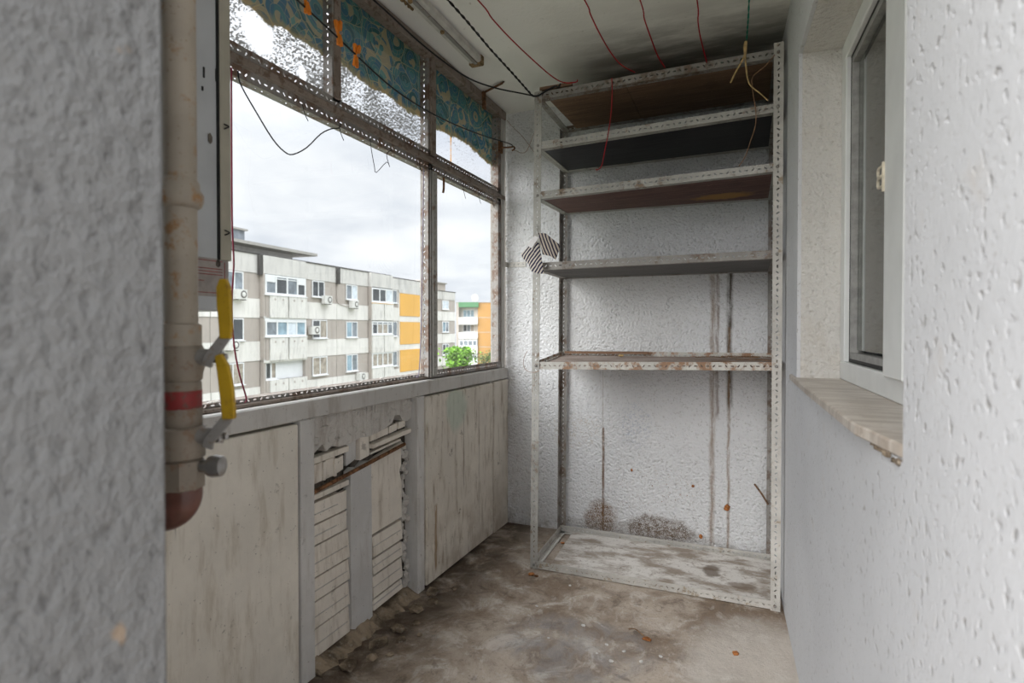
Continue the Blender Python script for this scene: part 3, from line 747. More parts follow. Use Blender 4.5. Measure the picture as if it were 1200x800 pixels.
# things lying on the shelf at waist height
o = MB().beam((-1.00, 3.172, 1.064), (-.52, 3.175, 1.068), .012, .014).build('wood_strip', M_W0); tag(o, 'thin brown wood strip lying along the back of the waist-high shelf', 'wood strip')
rd2 = random.Random(15)
for k in range(9):
    x, y, a, l = rd2.uniform(-.5, .05), rd2.uniform(2.75, 3.1), rd2.uniform(-.5, .5), rd2.uniform(.05, .12); z = 1.014+.024*(x+.99)/1.1+.026*(y-2.655)/.55
    tag(MB().tube([(x-l*math.cos(a), y-l*math.sin(a), z+.004), (x, y+.008, z+.007), (x+l*math.cos(a), y+l*math.sin(a), z+.004)], .0022, 5).build('dry_stalk', M_TWIG), 'dry brown stalk scattered on the waist-high shelf', 'twig', 'dry stalks on the waist-high shelf')
tag(MB().rock((-.66, 3.12, 1.054), .013, 5, (1.2, .8, .6)).build('straw_scrap', M_STRAW), 'pale straw-coloured scrap on the waist-high shelf', 'scrap')

# ================================================================== LINES AND CORDS
cl_pts = [(-1.27, .6, 2.30), (-1.270, 1.345, 2.196), (-1.270, 1.538, 2.167), (-1.270, 1.787, 2.128), (-1.270, 1.960, 2.121), (-1.270, 2.160, 2.129), (-1.270, 2.397, 2.154), (-1.270, 2.679, 2.196), (-1.285, 3.021, 2.263), (-1.30, 3.10, 2.272)]
cl_pts[0] = (-1.27, 1.046, 2.232)
tag(MB().tube(cl_pts, .0032, 6, 4).build('clothesline', M_CABLE), 'black clothesline with orange pegs strung along the upper panes', 'clothesline')
# hook the line ends at
hk = thing('line_hook', 'rusty hook in the corner holding the end of the black clothesline', 'hook', (-1.31, 3.12, 2.26))
MB().tube([(-1.385, 3.13, 2.285), (-1.33, 3.125, 2.278), (-1.295, 3.105, 2.272), (-1.285, 3.095, 2.255), (-1.30, 3.09, 2.245)], .005, 6).build('hook_rod', M_RUST, hk, smooth=True)
MB().box((-1.395, 3.105, 2.255), (-1.383, 3.15, 2.32)).build('hook_plate', M_RUST, hk)
def peg(y, z, tilt, lab):
    t = thing('clothes_peg', lab, 'clothes peg', (-1.27, y, z), 'orange clothes pegs on the line')
    for sgn in (1, -1):
        a = tilt+sgn*.20; u = Vector((sgn*.05, math.sin(a), math.cos(a))).normalized(); c = Vector((-1.27, y, z)); sd = Vector((1, 0, 0)); n = u.cross(sd).normalized()
        P = [(-.040, .0045), (-.020, .0075), (.0, .006), (.022, .008), (.042, .0055)]
        vs, fs = [], []
        for h, wd in P: vs += [c+u*h+n*(s1*wd)+sd*(s2*.005+sgn*.0015) for s1, s2 in ((-1, -1), (1, -1), (1, 1), (-1, 1))]
        for i in range(4):
            for k in range(4): fs.append((i*4+k, i*4+(k+1) % 4, i*4+4+(k+1) % 4, i*4+4+k))
        fs += [(3, 2, 1, 0), (16, 17, 18, 19)]
        MB().add(vs, fs).build('jaw', M_ORANGE, t, bevel=.0012)
    MB().lathe((-1.282, y, z), (1, 0, 0), [(.006, 0), (.006, .024)], 10).build('spring', M_STEEL, t)
peg(1.385, 2.215, -.15, 'orange clothes peg highest on the black line, at the picture edge')
peg(1.535, 2.185, -.12, 'orange clothes peg in front of the slotted upright between the top panes')
peg(1.625, 2.150, .12, 'orange clothes peg lowest on the black line, over the middle pane')
tag(MB().tube([(-1.30, 1.2, 2.43), (-1.300, 1.766, 2.424), (-1.300, 1.886, 2.421), (-1.300, 2.072, 2.414), (-1.251, 2.202, 2.375), (-1.177, 2.304, 2.329), (-1.103, 2.420, 2.320), (-1.030, 2.555, 2.335), (-1.005, 2.640, 2.352)], .0035, 6, 4).build('cable', M_CABLE), 'smooth black cable running beside the window head to the shelving corner', 'cable')
tw = thing('twisted_cable', 'twisted black two-core cable under the ceiling tied to the shelving corner', 'cable', (-1.0, 2.6, 2.35))
cp = [Vector(p) for p in ((-1.10, 1.5, 2.50), (-1.076, 1.929, 2.460), (-1.059, 2.035, 2.438), (-1.039, 2.235, 2.402), (-1.017, 2.418, 2.375), (-1.002, 2.645, 2.352))]
def resample(P, n):
    seg = [0]; 
    for a, b in zip(P, P[1:]): seg.append(seg[-1]+(b-a).length)
    out = []
    for k in range(n):
        t = seg[-1]*k/(n-1); i = max(j for j in range(len(seg)-1) if seg[j] <= t+1e-9); f = (t-seg[i])/(seg[i+1]-seg[i]); out.append(P[i].lerp(P[i+1], f))
    return out
for ph in (0, math.pi):
    MB().tube([p+Vector((math.cos(k*.9+ph), 0, math.sin(k*.9+ph)))*.0028 for k, p in enumerate(resample(cp, 110))], .0027, 5, 1).build('core', M_CABLE, tw, smooth=True)
MB().tube([(-1.0, 2.645, 2.35), (-.97, 2.64, 2.345), (-.93, 2.64, 2.362), (-.885, 2.643, 2.378), (-.87, 2.645, 2.372), (-.855, 2.64, 2.385)], .0045, 6).build('knot', M_CABLE, tw, smooth=True)
reds = [([(-1.06, 1.5, 2.515), (-1.002, 2.036, 2.500), (-.978, 2.119, 2.463), (-.949, 2.240, 2.434), (-.912, 2.386, 2.408), (-.872, 2.538, 2.387), (-.836, 2.620, 2.380), (-.782, 2.65, 2.384), (-.775, 2.652, 2.395)], 'red wire nearest the window, ending on the left of the top shelf'),
        ([(-.65, 1.7, 2.515), (-.609, 2.182, 2.490), (-.599, 2.235, 2.458), (-.586, 2.338, 2.426), (-.568, 2.461, 2.400), (-.543, 2.556, 2.384), (-.500, 2.645, 2.380)], 'second red wire from the window, tied to the top shelf rail'),
        ([(-.43, 1.7, 2.515), (-.405, 2.249, 2.480), (-.401, 2.321, 2.443), (-.392, 2.431, 2.414), (-.381, 2.551, 2.390), (-.365, 2.648, 2.380)], 'third red wire from the window, tied to the top shelf rail'),
        ([(-.21, 1.8, 2.515), (-.199, 2.316, 2.470), (-.202, 2.394, 2.427), (-.199, 2.486, 2.402), (-.188, 2.614, 2.375), (-.186, 2.648, 2.368)], 'short red wire tied to the top shelf rail left of the green cord')]
for P, lab in reds: tag(MB().tube(P, .0028, 6, 4).build('red_wire', M_RED, smooth=True), lab, 'wire', 'red wires under the ceiling')
tag(MB().tube([(-.607, 2.645, 2.372), (-.603, 2.638, 2.312), (-.606, 2.634, 2.214), (-.618, 2.630, 2.117), (-.634, 2.630, 2.039), (-.650, 2.630, 1.965), (-.671, 2.630, 1.948), (-.676, 2.63, 1.952)], .0026, 6).build('red_wire', M_RED, smooth=True), 'red wire hanging straight down in front of the top three shelves', 'wire', 'red wires under the ceiling')
gc = thing('green_cord', 'green twisted cord with a tuft of straw twine at the right of the top shelf', 'cord', (-.02, 2.55, 2.4))
gp = resample([Vector(p) for p in ((-.005, 2.0, 2.515), (-.014, 2.413, 2.480), (-.017, 2.448, 2.432), (-.024, 2.58, 2.405))], 60)
for ph in (0, math.pi): MB().tube([p+Vector((math.cos(k*1.1+ph), math.sin(k*1.1+ph), 0))*.002 for k, p in enumerate(gp)], .002, 5, 1).build('strand', M_GREEN, gc, smooth=True)
MB().tube([(-.027, 2.595, 2.408), (-.030, 2.600, 2.361), (-.043, 2.600, 2.328), (-.067, 2.600, 2.286), (-.087, 2.600, 2.246)], lambda t: .0038+.003*math.exp(-((t-.12)/.1)**2), 6).build('twine_tail', M_STRAW, gc, smooth=True)
MB().tube([(-.027, 2.595, 2.408), (-.030, 2.600, 2.368), (-.027, 2.600, 2.314), (-.020, 2.600, 2.253), (-.006, 2.600, 2.218), (.027, 2.600, 2.185), (.059, 2.600, 2.148)], lambda t: .0042*(1-.5*t)+.004*math.exp(-((t-.1)/.1)**2), 6).build('twine_tail', M_STRAW, gc, smooth=True)
tag(MB().tube([(.085, 2.640, 2.350), (.049, 2.620, 2.302), (.000, 2.620, 2.264), (.000, 2.620, 2.211), (.011, 2.620, 2.137), (.014, 2.620, 2.083), (.008, 2.620, 2.041), (-.005, 2.620, 2.003), (-.025, 2.620, 1.938), (-.052, 2.620, 1.894)], .0019, 5).build('brown_twine', M_BTWINE), 'thin brown twine dangling at the right end of the upper shelves', 'twine')
tag(MB().tube([(-1.378, 3.2, 2.47), (-1.345, 3.20, 2.429), (-1.278, 3.215, 2.358), (-1.207, 3.225, 2.257)], .0014, 4).build('thin_twine', M_BTWINE), 'thin twine hanging against the wall between window and shelving', 'twine')
tag(MB().tube([(-1.285, 3.09, 2.245), (-1.25, 3.05, 2.225), (-1.209, 3.000, 2.196), (-1.131, 2.9, 2.17), (-1.02, 2.72, 2.20)], .0014, 4).build('thin_twine', M_BTWINE), 'thin twine slung from the corner hook to the shelving post', 'twine')
tag(MB().tube([(-1.375, 1.222, 1.95), (-1.375, 1.225, 1.927), (-1.375, 1.240, 1.903), (-1.373, 1.286, 1.852), (-1.37, 1.345, 1.791), (-1.37, 1.394, 1.765), (-1.37, 1.430, 1.767), (-1.37, 1.492, 1.807), (-1.373, 1.562, 1.874), (-1.375, 1.618, 1.910), (-1.377, 1.663, 1.928), (-1.377, 1.672, 1.948)], .0021, 6).build('black_wire', M_CABLE), 'black wire sagging in a loop below the transom of the big opening', 'wire')
tag(MB().tube([(-1.376, 1.20, 1.95), (-1.376, 1.199, 1.75), (-1.375, 1.198, 1.534), (-1.375, 1.200, 1.461), (-1.375, 1.203, 1.388), (-1.375, 1.196, 1.302), (-1.375, 1.196, 1.228), (-1.375, 1.204, 1.142), (-1.375, 1.221, 1.067), (-1.38, 1.248, .999), (-1.40, 1.262, .982)], .0024, 6).build('maroon_wire', M_DRED), 'thin maroon wire hanging in front of the big opening beside the metal box', 'wire')
tag(MB().tube([(-1.405, 2.285, 1.95), (-1.405, 2.275, 1.6), (-1.405, 2.262, 1.25), (-1.405, 2.24, 1.0), (-1.42, 2.235, .985)], .0022, 5).build('grey_cord', simple('violet_grey_cord', (.24, .20, .27), .7)), 'violet grey cord hanging beside the slotted upright', 'cord')
# ring of wire round the post at the waist-high shelf
tag(MB().tube([(-1.03, 2.648, 1.09), (-1.045, 2.645, 1.06), (-1.05, 2.645, 1.02), (-1.03, 2.642, .992), (-.99, 2.642, .985), (-.965, 2.645, .995)], .0013, 4).build('wire_curl', M_BTWINE), 'thin wire curl round the shelving post at the waist-high shelf', 'wire')

# socks hooked on the left front post
sk = thing('striped_socks', 'pair of navy and white striped socks hooked on the shelving post', 'socks', (-.95, 2.63, 1.56))
def cloth(poly, y0, th, name, mat):
    n = len(poly); c = Vector((sum(p[0] for p in poly)/n, 0, sum(p[1] for p in poly)/n)); vs = []; fs = []
    rings = (1.0, .72, .35)
    for side in (-1, 1):
        for j, k in enumerate(rings):
            for i, p in enumerate(poly):
                q = Vector((p[0], 0, p[1])); q = c+(q-c)*k; b = th*(.25, .85, 1.0)[j]*side+.004*math.sin(i*2.1+j)
                vs.append((q.x, y0+b, q.z))
    L = len(rings)*n
    for side in (0, 1):
        o = side*L
        for j in range(len(rings)-1):
            for i in range(n):
                i2 = (i+1) % n; f = (o+j*n+i, o+j*n+i2, o+(j+1)*n+i2, o+(j+1)*n+i); fs.append(f if side else f[::-1])
        f = tuple(o+(len(rings)-1)*n+i for i in range(n)); fs.append(f if side else f[::-1])
    for i in range(n): fs.append((i, (i+1) % n, L+(i+1) % n, L+i))
    return MB().add(vs, fs).build(name, mat, sk, smooth=True)
cloth([(-.985, 1.640), (-1.018, 1.605), (-1.052, 1.570), (-1.045, 1.552), (-1.015, 1.520), (-.998, 1.484), (-.965, 1.472), (-.934, 1.470), (-.938, 1.51), (-.950, 1.57), (-.962, 1.62)], 2.622, .010, 'sock', M_SOCK)
cloth([(-.965, 1.672), (-.930, 1.668), (-.895, 1.640), (-.856, 1.608), (-.860, 1.585), (-.876, 1.537), (-.905, 1.556), (-.945, 1.566), (-.955, 1.62)], 2.634, .010, 'sock', M_SOCK2)
MB().hexa([(-.975, 2.605, 1.655), (-1.018, 2.606, 1.612), (-1.018, 2.608, 1.612), (-.975, 2.608, 1.655), (-.955, 2.605, 1.645), (-.99, 2.606, 1.595), (-.99, 2.608, 1.595), (-.955, 2.608, 1.645)]).build('paper_band', M_PAPER, sk)
MB().tube([(-.965, 2.63, 1.665), (-.972, 2.640, 1.69), (-.975, 2.648, 1.71)], .002, 5).build('hook', M_STEEL, sk)

# steel strap on the end wall
st = MB(); slot_leg(st, (-1.385, 3.228, 1.578), (-1.265, 3.228, 1.578), (0, 0, 1), (0, -1, 0), .030, .003, .03)
st.box((-1.388, 3.17, 1.578), (-1.384, 3.228, 1.608))
tag(st.build('steel_strap', M_SLOT_L), 'short pale perforated steel strap fixed to the end wall by the window', 'bracket')

# ================================================================== CEILING LAMP
lp = thing('fluorescent_fitting', 'old fluorescent batten on the ceiling without a tube', 'lamp', (-1.25, 2.2, CEIL))
ca, cb = Vector((-1.225, 1.80, 2.502)), Vector((-1.236, 2.49, 2.502))
MB().beam(ca, cb, .062, .036).build('housing', M_LAMP, lp, bevel=.006)
MB().beam(ca+Vector((-.040, 0, .008)), cb+Vector((-.040, -.02, .008)), .008, .008).build('edge_strip', M_STEEL, lp)
MB().beam(ca+Vector((.005, 0, -.021)), cb+Vector((.005, -.01, -.021)), .016, .008).build('centre_rib', M_STEEL, lp)
MB().beam(cb+Vector((0, -.012, -.002)), cb+Vector((0, .022, -.002)), .068, .046).build('end_cap', M_LAMPD, lp, bevel=.004)
for yy in (1.90, 2.15):
    mb = MB(); mb.lathe((-1.228, yy, 2.484), (0, 0, -1), [(.010, 0), (.010, .012), (.006, .018)], 10); mb.build('clip', M_LAMPD, lp)
mb = MB()
for k in range(7): mb.rock((-1.265+.004*(k % 2), 1.90+.012*k, 2.490), .012, 900+k, (.8, .8, .9))
mb.build('rust_crust', M_LAMPD, lp)

# ================================================================== PIPE, VALVES, METAL BOX
PC = Vector((-.838, .632, 0))
gp = thing('gas_riser', 'dirty cream riser pipe with two yellow lever valves beside the stucco pier', 'pipe', (PC.x, PC.y, .9))
def lat(name, mat, prof, n=22): return MB().lathe(PC, (0, 0, 1), prof, n).build(name, mat, gp, smooth=True)
lat('pipe', M_PIPE, [(.0245, 1.19), (.0245, 1.40), (.0245, 2.515)])
lat('collar', M_PIPE, [(.0245, 1.395), (.031, 1.400), (.034, 1.408), (.034, 1.418), (.029, 1.426), (.028, 1.436), (.0245, 1.442)])
lat('coupling', M_PIPE, [(.024, 1.176), (.0295, 1.178), (.0295, 1.211), (.024, 1.213)])
lat('valve_body', M_PIPE2, [(.026, 1.120), (.030, 1.124), (.031, 1.135), (.034, 1.145), (.034, 1.170), (.030, 1.178)])
lat('valve_body', M_PIPE2, [(.026, 1.104), (.029, 1.107), (.029, 1.118), (.026, 1.122)])
lat('red_joint', m_slotted('flaking_red_paint', (.27, .03, .028), (.14, .06, .045), .6, 70), [(.028, 1.078), (.0295, 1.080), (.0295, 1.106), (.028, 1.108)])
lat('nut', M_PIPE2, [(.028, 1.048), (.0295, 1.050), (.0295, 1.078), (.028, 1.080)], 8)
lat('valve_body', M_PIPE2, [(.026, .996), (.033, 1.000), (.034, 1.02), (.034, 1.046), (.028, 1.050)])
lat('nut', M_PIPE2, [(.028, .948), (.032, .951), (.032, .994), (.028, .998)], 8)
MB().tube([PC+Vector((0, 0, .952)), PC+Vector((0, 0, .935)), PC+Vector((-.010, -.002, .918)), PC+Vector((-.035, -.006, .906)), PC+Vector((-.09, -.012, .902)), PC+Vector((-.16, -.02, .902))], .0285, 18, 3).build('elbow', M_BROWN, gp, smooth=True)
RT = Vector((.9219, .3875, 0)); FWD = Vector((-.3875, .9219, 0))
for zc, p0 in ((1.160, None), (1.034, None)):
    base = PC+Vector((0, 0, zc))
    MB().lathe(base+RT*.028-FWD*.004, RT, [(.013, 0), (.013, .022), (.010, .024), (.010, .036)], 12).build('valve_stem', M_STEEL, gp, smooth=True)
    MB().lathe(base+RT*.056-FWD*.004, RT, [(.0125, 0), (.0125, .010), (.006, .012), (.006, .018)], 6).build('stem_nut', M_CHROME, gp)
def strip(pts, wv, wd, th, name, mat, parent):
    P = [Vector(p) for p in pts]; W = Vector(wv).normalized(); vs, fs = [], []
    for i, p in enumerate(P):
        t = (P[min(i+1, len(P)-1)]-P[max(i-1, 0)]).normalized(); Wp = (W-t*W.dot(t)).normalized(); n = t.cross(Wp)
        k = wd if not isinstance(wd, (list, tuple)) else wd[i]
        vs += [p+Wp*k/2*a+n*th/2*b for a, b in ((-1, -1), (1, -1), (1, 1), (-1, 1))]
    for i in range(len(P)-1):
        for k in range(4): fs.append((i*4+k, i*4+(k+1) % 4, i*4+4+(k+1) % 4, i*4+4+k))
    e = (len(P)-1)*4; fs += [(3, 2, 1, 0), (e, e+1, e+2, e+3)]
    return MB().add(vs, fs).build(name, mat, parent, bevel=.0012)
def Q(px, pz, f=0.0): return PC+RT*(px-.011)+FWD*f+Vector((0, 0, pz-.014))     # offsets in the plane of the levers
lv = strip([Q(.062, 1.160, -.02), Q(.066, 1.172, -.022), Q(.092, 1.205, -.022), Q(.095, 1.215, -.022)], RT, .017, .005, 'lever', M_STEEL, gp)
strip([Q(.0935, 1.203, -.022), Q(.0935, 1.225, -.022), Q(.0915, 1.255, -.022), Q(.0905, 1.283, -.022), Q(.0905, 1.296, -.022)], RT, [.017, .0195, .021, .0205, .010], .009, 'grip', M_YEL, gp)
strip([Q(.062, 1.032, -.02), Q(.066, 1.044, -.022), Q(.094, 1.078, -.022), Q(.098, 1.090, -.022)], RT, .017, .005, 'lever', M_STEEL, gp)
strip([Q(.0975, 1.078, -.022), Q(.0970, 1.095, -.022), Q(.0935, 1.130, -.022), Q(.0885, 1.160, -.022), Q(.082, 1.178, -.022)], RT, [.019, .0205, .021, .018, .010], .009, 'grip', M_YEL, gp)
MB().lathe(PC+Vector((0, 0, .985))+RT*.020, RT, [(.010, 0), (.010, .022), (.016, .023), (.018, .030), (.016, .044), (.007, .047)], 12).build('drain_plug', M_CHROME, gp, smooth=True)

bxo = thing('metal_box', 'light grey sheet metal box hanging high beside the glazing', 'cabinet', (-1.29, .87, 1.247))
MB().box((-1.372, .62, 1.247), (-1.203, 1.036, 2.42)).build('body', M_METAL, bxo, bevel=.003)
MB().box((-1.372, 1.010, 1.372), (-1.196, 1.041, 2.42)).build('corner_trim', M_BEIGE, bxo, bevel=.002)
MB().box((-1.203, 1.004, 1.372), (-1.199, 1.010, 2.42)).build('seam', M_GASKET, bxo)
lb = MB().box((-1.203, .80, 1.282), (-1.2005, 1.034, 1.374)).build('label_sheet', simple('faded_label', (.36, .325, .30), .8, 0, .08, 30), bxo)
mb = MB()
for z in (1.290, 1.318, 1.334, 1.341, 1.348, 1.367): mb.box((-1.2005, .80, z), (-1.1998, 1.016 if z != 1.318 else .965, z+.0016))
mb.box((-1.2005, 1.022, 1.325), (-1.1998, 1.0235, 1.367)); mb.build('red_ruling', M_REDP, lb)
for c_, r_, k_, q_ in (((-1.200, 1.004, 1.363), .010, 3, (.35, .9, 1.2)), ((-1.200, .985, 1.66), .011, 4, (.3, .7, 1.5))): MB().rock(c_, r_, k_, q_).build('rust_hole', M_DARKGAP, bxo)
for y_, z_, h_ in ((.968, 1.80, .025), (1.002, 1.805, .03), (.964, 1.768, .010)): MB().box((-1.2035, y_, z_), (-1.2005, y_+.004, z_+h_)).build('vent_slit', M_GASKET, bxo)
for z in (1.44, 1.70): MB().tube([(-1.196, 1.02, z-.006), (-1.186, 1.026, z), (-1.196, 1.02, z+.006)], .0018, 5).build('wire_loop', M_CABLE, bxo)

# ================================================================== SMALL LITTER
def flake(name, mat, x, y, r, seed, lab, group, z=.0, sq=(1, 1, .35), cat='debris'): tag(MB().rock((x, y, z+r*.2), r, seed, sq).build(name, mat), lab, cat, group)
rd2 = random.Random(33)
for k, (x, y) in enumerate([(-.775, 2.544), (-.50, 2.12), (-.43, 2.10), (-.52, 2.05), (-.36, 2.06), (-.62, 2.22), (-.46, 2.02), (-.72, 2.08), (-.30, 2.12), (-.85, 2.30)]):
    flake('plaster_chip', M_CHIP, x, y, rd2.uniform(.005, .010), 500+k, 'tiny white plaster chip on the concrete floor', 'plaster chips on the floor')
cr = thing('dried_scrap', 'orange scrap with a dark stem in the middle of the floor', 'debris', (-.365, 2.21, 0))
MB().rock((-.365, 2.212, .006), .018, 71, (1.1, .8, .5)).build('scrap', M_LEAF, cr)
MB().tube([(-.445, 2.262, .003), (-.42, 2.255, .012), (-.39, 2.23, .012), (-.37, 2.215, .008)], .0025, 5).build('stem', M_TWIG, cr)
flake('dried_scrap', M_LEAF, -.047, 2.246, .014, 72, 'small orange scrap on the floor near the white right wall', None)
flake('dried_scrap', M_LEAF, -.985, 2.585, .020, 73, 'brown crumb on the floor at the left front shelving post', None)
flake('dried_scrap', M_RUST, -.955, 2.575, .013, 75, 'rusty crumb on the floor just right of the left front shelving post', None)
flake('dried_scrap', M_LEAF, -.965, 3.02, .014, 74, 'red scrap inside the left end of the bottom shelf frame', None, .004)
for k, (x, z, r, lab) in enumerate(((-.113, .246, .020, 'largest orange flake stuck low on the stained end wall'), (-.245, .075, .015, 'orange flake stuck to the end wall just above the floor'), (-.287, .345, .010, 'small orange flake stuck on the end wall left of the drip'), (-.62, .40, .010, 'dark flake stuck on the end wall beside the rust drip'))):
    tag(MB().rock((x, 3.226, z), r, 80+k, (.8, .3, 1.0)).build('stuck_flake', M_LEAF), lab, 'debris')
tag(MB().tube([(.02, 3.18, .40), (.055, 3.19, .35), (.085, 3.17, .305)], .005, 5).build('twig', M_TWIG), 'short brown twig wedged by the rear right shelving post', 'twig')

# ================================================================== OUTSIDE
setting(MB().box((-140, -60, -9.4), (60, 190, -9.0)).build('ground', M_GROUND), 'ground of the estate far below')
TH = .064; U = Vector((-math.sin(TH), math.cos(TH), 0)); NRM = Vector((math.cos(TH), math.sin(TH), 0)); P0 = Vector((-30, 31.9, 0))
class Fac:
    """a facade frame: s along, d outwards, z up"""
    def __init__(s, root, p0, u, n): s.root, s.p0, s.u, s.n = root, Vector(p0), Vector(u), Vector(n); s.rd = random.Random(4)
    def P(s, a, d, z): return s.p0+s.u*a+s.n*d+Vector((0, 0, z))
    def box(s, mb, a0, a1, d0, d1, z0, z1):
        return mb.hexa([s.P(a0,d0,z0), s.P(a1,d0,z0), s.P(a1,d1,z0), s.P(a0,d1,z0), s.P(a0,d0,z1), s.P(a1,d0,z1), s.P(a1,d1,z1), s.P(a0,d1,z1)])
    def part(s, name, mat, *b, parent=None): return s.box(MB(), *b).build(name, mat, parent or s.root)
    def window(s, a0, a1, z0, z1, cols, d=.05, panes=None, fr=.07, mat=None, transom=0.0, name='window'):
        mb = MB(); t = fr
        s.box(mb, a0, a1, d, d+.07, z0, z0+t); s.box(mb, a0, a1, d, d+.07, z1-t, z1); s.box(mb, a0-.06, a1+.06, d, d+.16, z0-.06, z0)
        xs = cols if isinstance(cols, list) else [k/cols for k in range(cols+1)]
        for x in xs:
            c = a0+(a1-a0)*x; c0 = min(max(c-t/2, a0), a1-t); s.box(mb, c0, c0+t, d, d+.07, z0+t, z1-t)
        if transom: s.box(mb, a0, a1, d, d+.065, z0+(z1-z0)*transom-.03, z0+(z1-z0)*transom+.03)
        w_ = mb.build(name, mat or M_OPVC, s.root)
        for i in range(len(xs)-1):
            g = panes[i % len(panes)] if panes else s.rd.choice((0, 0, 1, 1, 2, 3))
            c0, c1 = a0+(a1-a0)*xs[i], a0+(a1-a0)*xs[i+1]
            if transom:
                zt_ = z0+(z1-z0)*transom
                s.box(MB(), c0+t*.5, c1-t*.5, d+.005, d+.03, z0+t, zt_).build('pane', M_OGLASS[g], w_)
                s.box(MB(), c0+t*.5, c1-t*.5, d+.005, d+.03, zt_, z1-t).build('pane', M_OGLASS[1], w_)
            else: s.box(MB(), c0+t*.5, c1-t*.5, d+.005, d+.03, z0+t, z1-t).build('pane', M_OGLASS[g], w_)
        return w_
b1 = thing('apartment_block', 'long four storey panel block with orange panels at its far end', 'building', P0+U*5+Vector((0, 0, -9)))
F1 = Fac(b1, P0, U, NRM)
F1.part('core', M_OGREY, -14, 17.9, -10, -.02, -9, 5.9)
F1.part('roof_edge', M_ODARK, -14, 12.3, -.5, .10, 5.97, 6.06); F1.part('roof_edge', M_ODARK, 12.3, 18.05, -.5, .04, 5.87, 5.95)
joints = [-14, -12.1, -7.85, -3.9, .29, 4.23, 8.64, 12.25, 13.78, 18.0]
FL = [(4.75, 3.12), (1.84, .34), (-.96, -2.63), (-3.76, -5.43), (-6.56, -8.2)]     # window bands, top and bottom
SPN = [(5.97, 4.77), (3.10, 1.86), (.32, -.94), (-2.65, -3.74), (-5.45, -6.54)]
for i in range(len(joints)-1):
    a, b = joints[i]+.025, joints[i+1]-.025
    if i == 8: continue
    bal = i in (3, 6)
    for k, (zt_, zb_) in enumerate(SPN):
        if bal and k > 0: continue
        off = .34 if bal else .06
        z_top = zt_ if not (k == 0 and i == 7) else 5.85
        F1.part('spandrel_panel', M_OGREY if k == 0 else M_OWHITE, a, b, -.05, off, zb_, z_top)
    for (zt_, zb_) in FL:
        if not bal: F1.part('wall_panel', M_OTAN, a, b, -.05, .02, zb_, zt_)
# orange end
for k, (zt_, zb_) in enumerate(((4.50, 2.34), (1.77, -.38), (-.91, -3.02), (-3.6, -5.7))):
    F1.part('orange_panel', M_OORG, 13.95, 17.85, -.05, .10, zb_, zt_)
    F1.part('white_band', M_OWHITE, 13.80, 17.98, -.05, .06, zb_-.54, zb_-.02)
F1.part('spandrel_panel', M_OGREY, 13.80, 15.9, -.05, .06, 4.53, 5.85); F1.part('spandrel_panel', M_OGREY, 15.93, 17.98, -.05, .06, 4.53, 5.85)
F1.part('orange_surround', M_OWHITE, 13.78, 17.99, -.06, .03, -9, 4.52)
# roof structure
F1.part('penthouse', M_OGREY, -14, .9, -8, -1.4, 5.9, 6.62); F1.part('eave', M_OEAVE, -14, 2.3, -8.5, -.25, 6.62, 6.82)
ch = F1.part('chimney', M_OCHIM, -5.35, -4.2, -1.9, -.9, 6.8, 7.55); F1.part('chimney_cap', M_OEAVE, -5.5, -4.05, -2.05, -.75, 7.55, 7.66, parent=ch)
for s_ in (-4.0, 4.25): F1.part('downpipe', M_ODARK, s_-.13, s_+.13, .06, .30, 4.66, 5.98)
# plain windows
for r, (z0, z1) in enumerate(((3.52, 4.72), (.42, 1.80), (-2.36, -.98))):
    F1.window(-11.6, -10.0, z0, z1, 2)
    F1.window(-7.1+.3*(r == 0), -5.35, z0, z1, 2, panes=[(1, 1), (1, 0), (3, 3)][r])
    F1.window(1.25, 2.65 if r == 0 else 2.95, z0, z1, 2, panes=[(0, 0), (0, 3), (3, 3)][r])
    F1.window(5.42, 6.95, z0, z1-.08*(r == 1), 2, panes=[(1, 4), (2, 1), (2, 1)][r])
    F1.window(12.45, 13.35, z0, z1, 1, panes=(1,))
# balcony columns
for (a, b, tag_) in ((-3.9, .29, 0), (8.64, 12.25, 1)):
    F1.part('balcony_side', M_OTAN, a, a+.18, -.05, .33, -9, 4.77); F1.part('balcony_side', M_OTAN, b-.12, b, -.05, .33, -9, 4.77)
    for k, (zt_, zb_) in enumerate(((3.39, 1.86), (.55, -1.0), (-2.30, -3.8))):
        mid = (a+b)/2+.15; F1.part('balcony_floor', M_OGREY, a, b, -.05, .35, zb_-.02, zb_+.10)
        for (c0, c1) in ((a+.50 if tag_ == 0 else a+.1, mid-.06), (mid+.06, b-.04)):
            p = F1.part('balcony_panel', M_OPANEL, c0, c1, .33, .43, zb_+.02, zt_)
            if tag_ == 0:
                mb = MB()
                for f in (.28, .72): c = F1.P(c0+(c1-c0)*f, .43, zt_-.28); mb.lathe(c, NRM, [(.085, 0), (.085, .01)], 8)
                mb.build('cast_hole', M_OTAN, p)
        F1.part('balcony_back', M_OTAN, a, b, .0, .05, zb_, zt_+1.3)
        if tag_ == 0: F1.part('balcony_post', M_OTAN, a+.2, a+.46, .20, .36, zb_+.05, zt_)
F1.window(-3.75, .22, 3.42, 4.74, [0, .25, .52, .78, 1], .30, (1, 0, 1, 0), .13, transom=.82)
for c0, c1 in ((-3.66, -2.86), (-.58, .14)): F1.part('infill_panel', M_OPVC, c0, c1, .31, .375, 4.25, 4.70)
F1.window(-3.75, .22, .62, 1.70, [0, .27, .52, .75, 1], .30, (1, 2, 4, 2), .12)
F1.part('lintel_panel', M_OPVC, -3.8, .25, .28, .34, 1.66, 1.86)
F1.part('loggia_wall', M_OPVC, -3.7, .2, .052, .08, -2.3, -1.0); F1.window(-3.6, -2.5, -2.28, -1.06, 2, .09, (0, 3), .12)
F1.part('loggia_beam', M_OPANEL, -3.9, .29, .28, .36, -1.10, -.96)
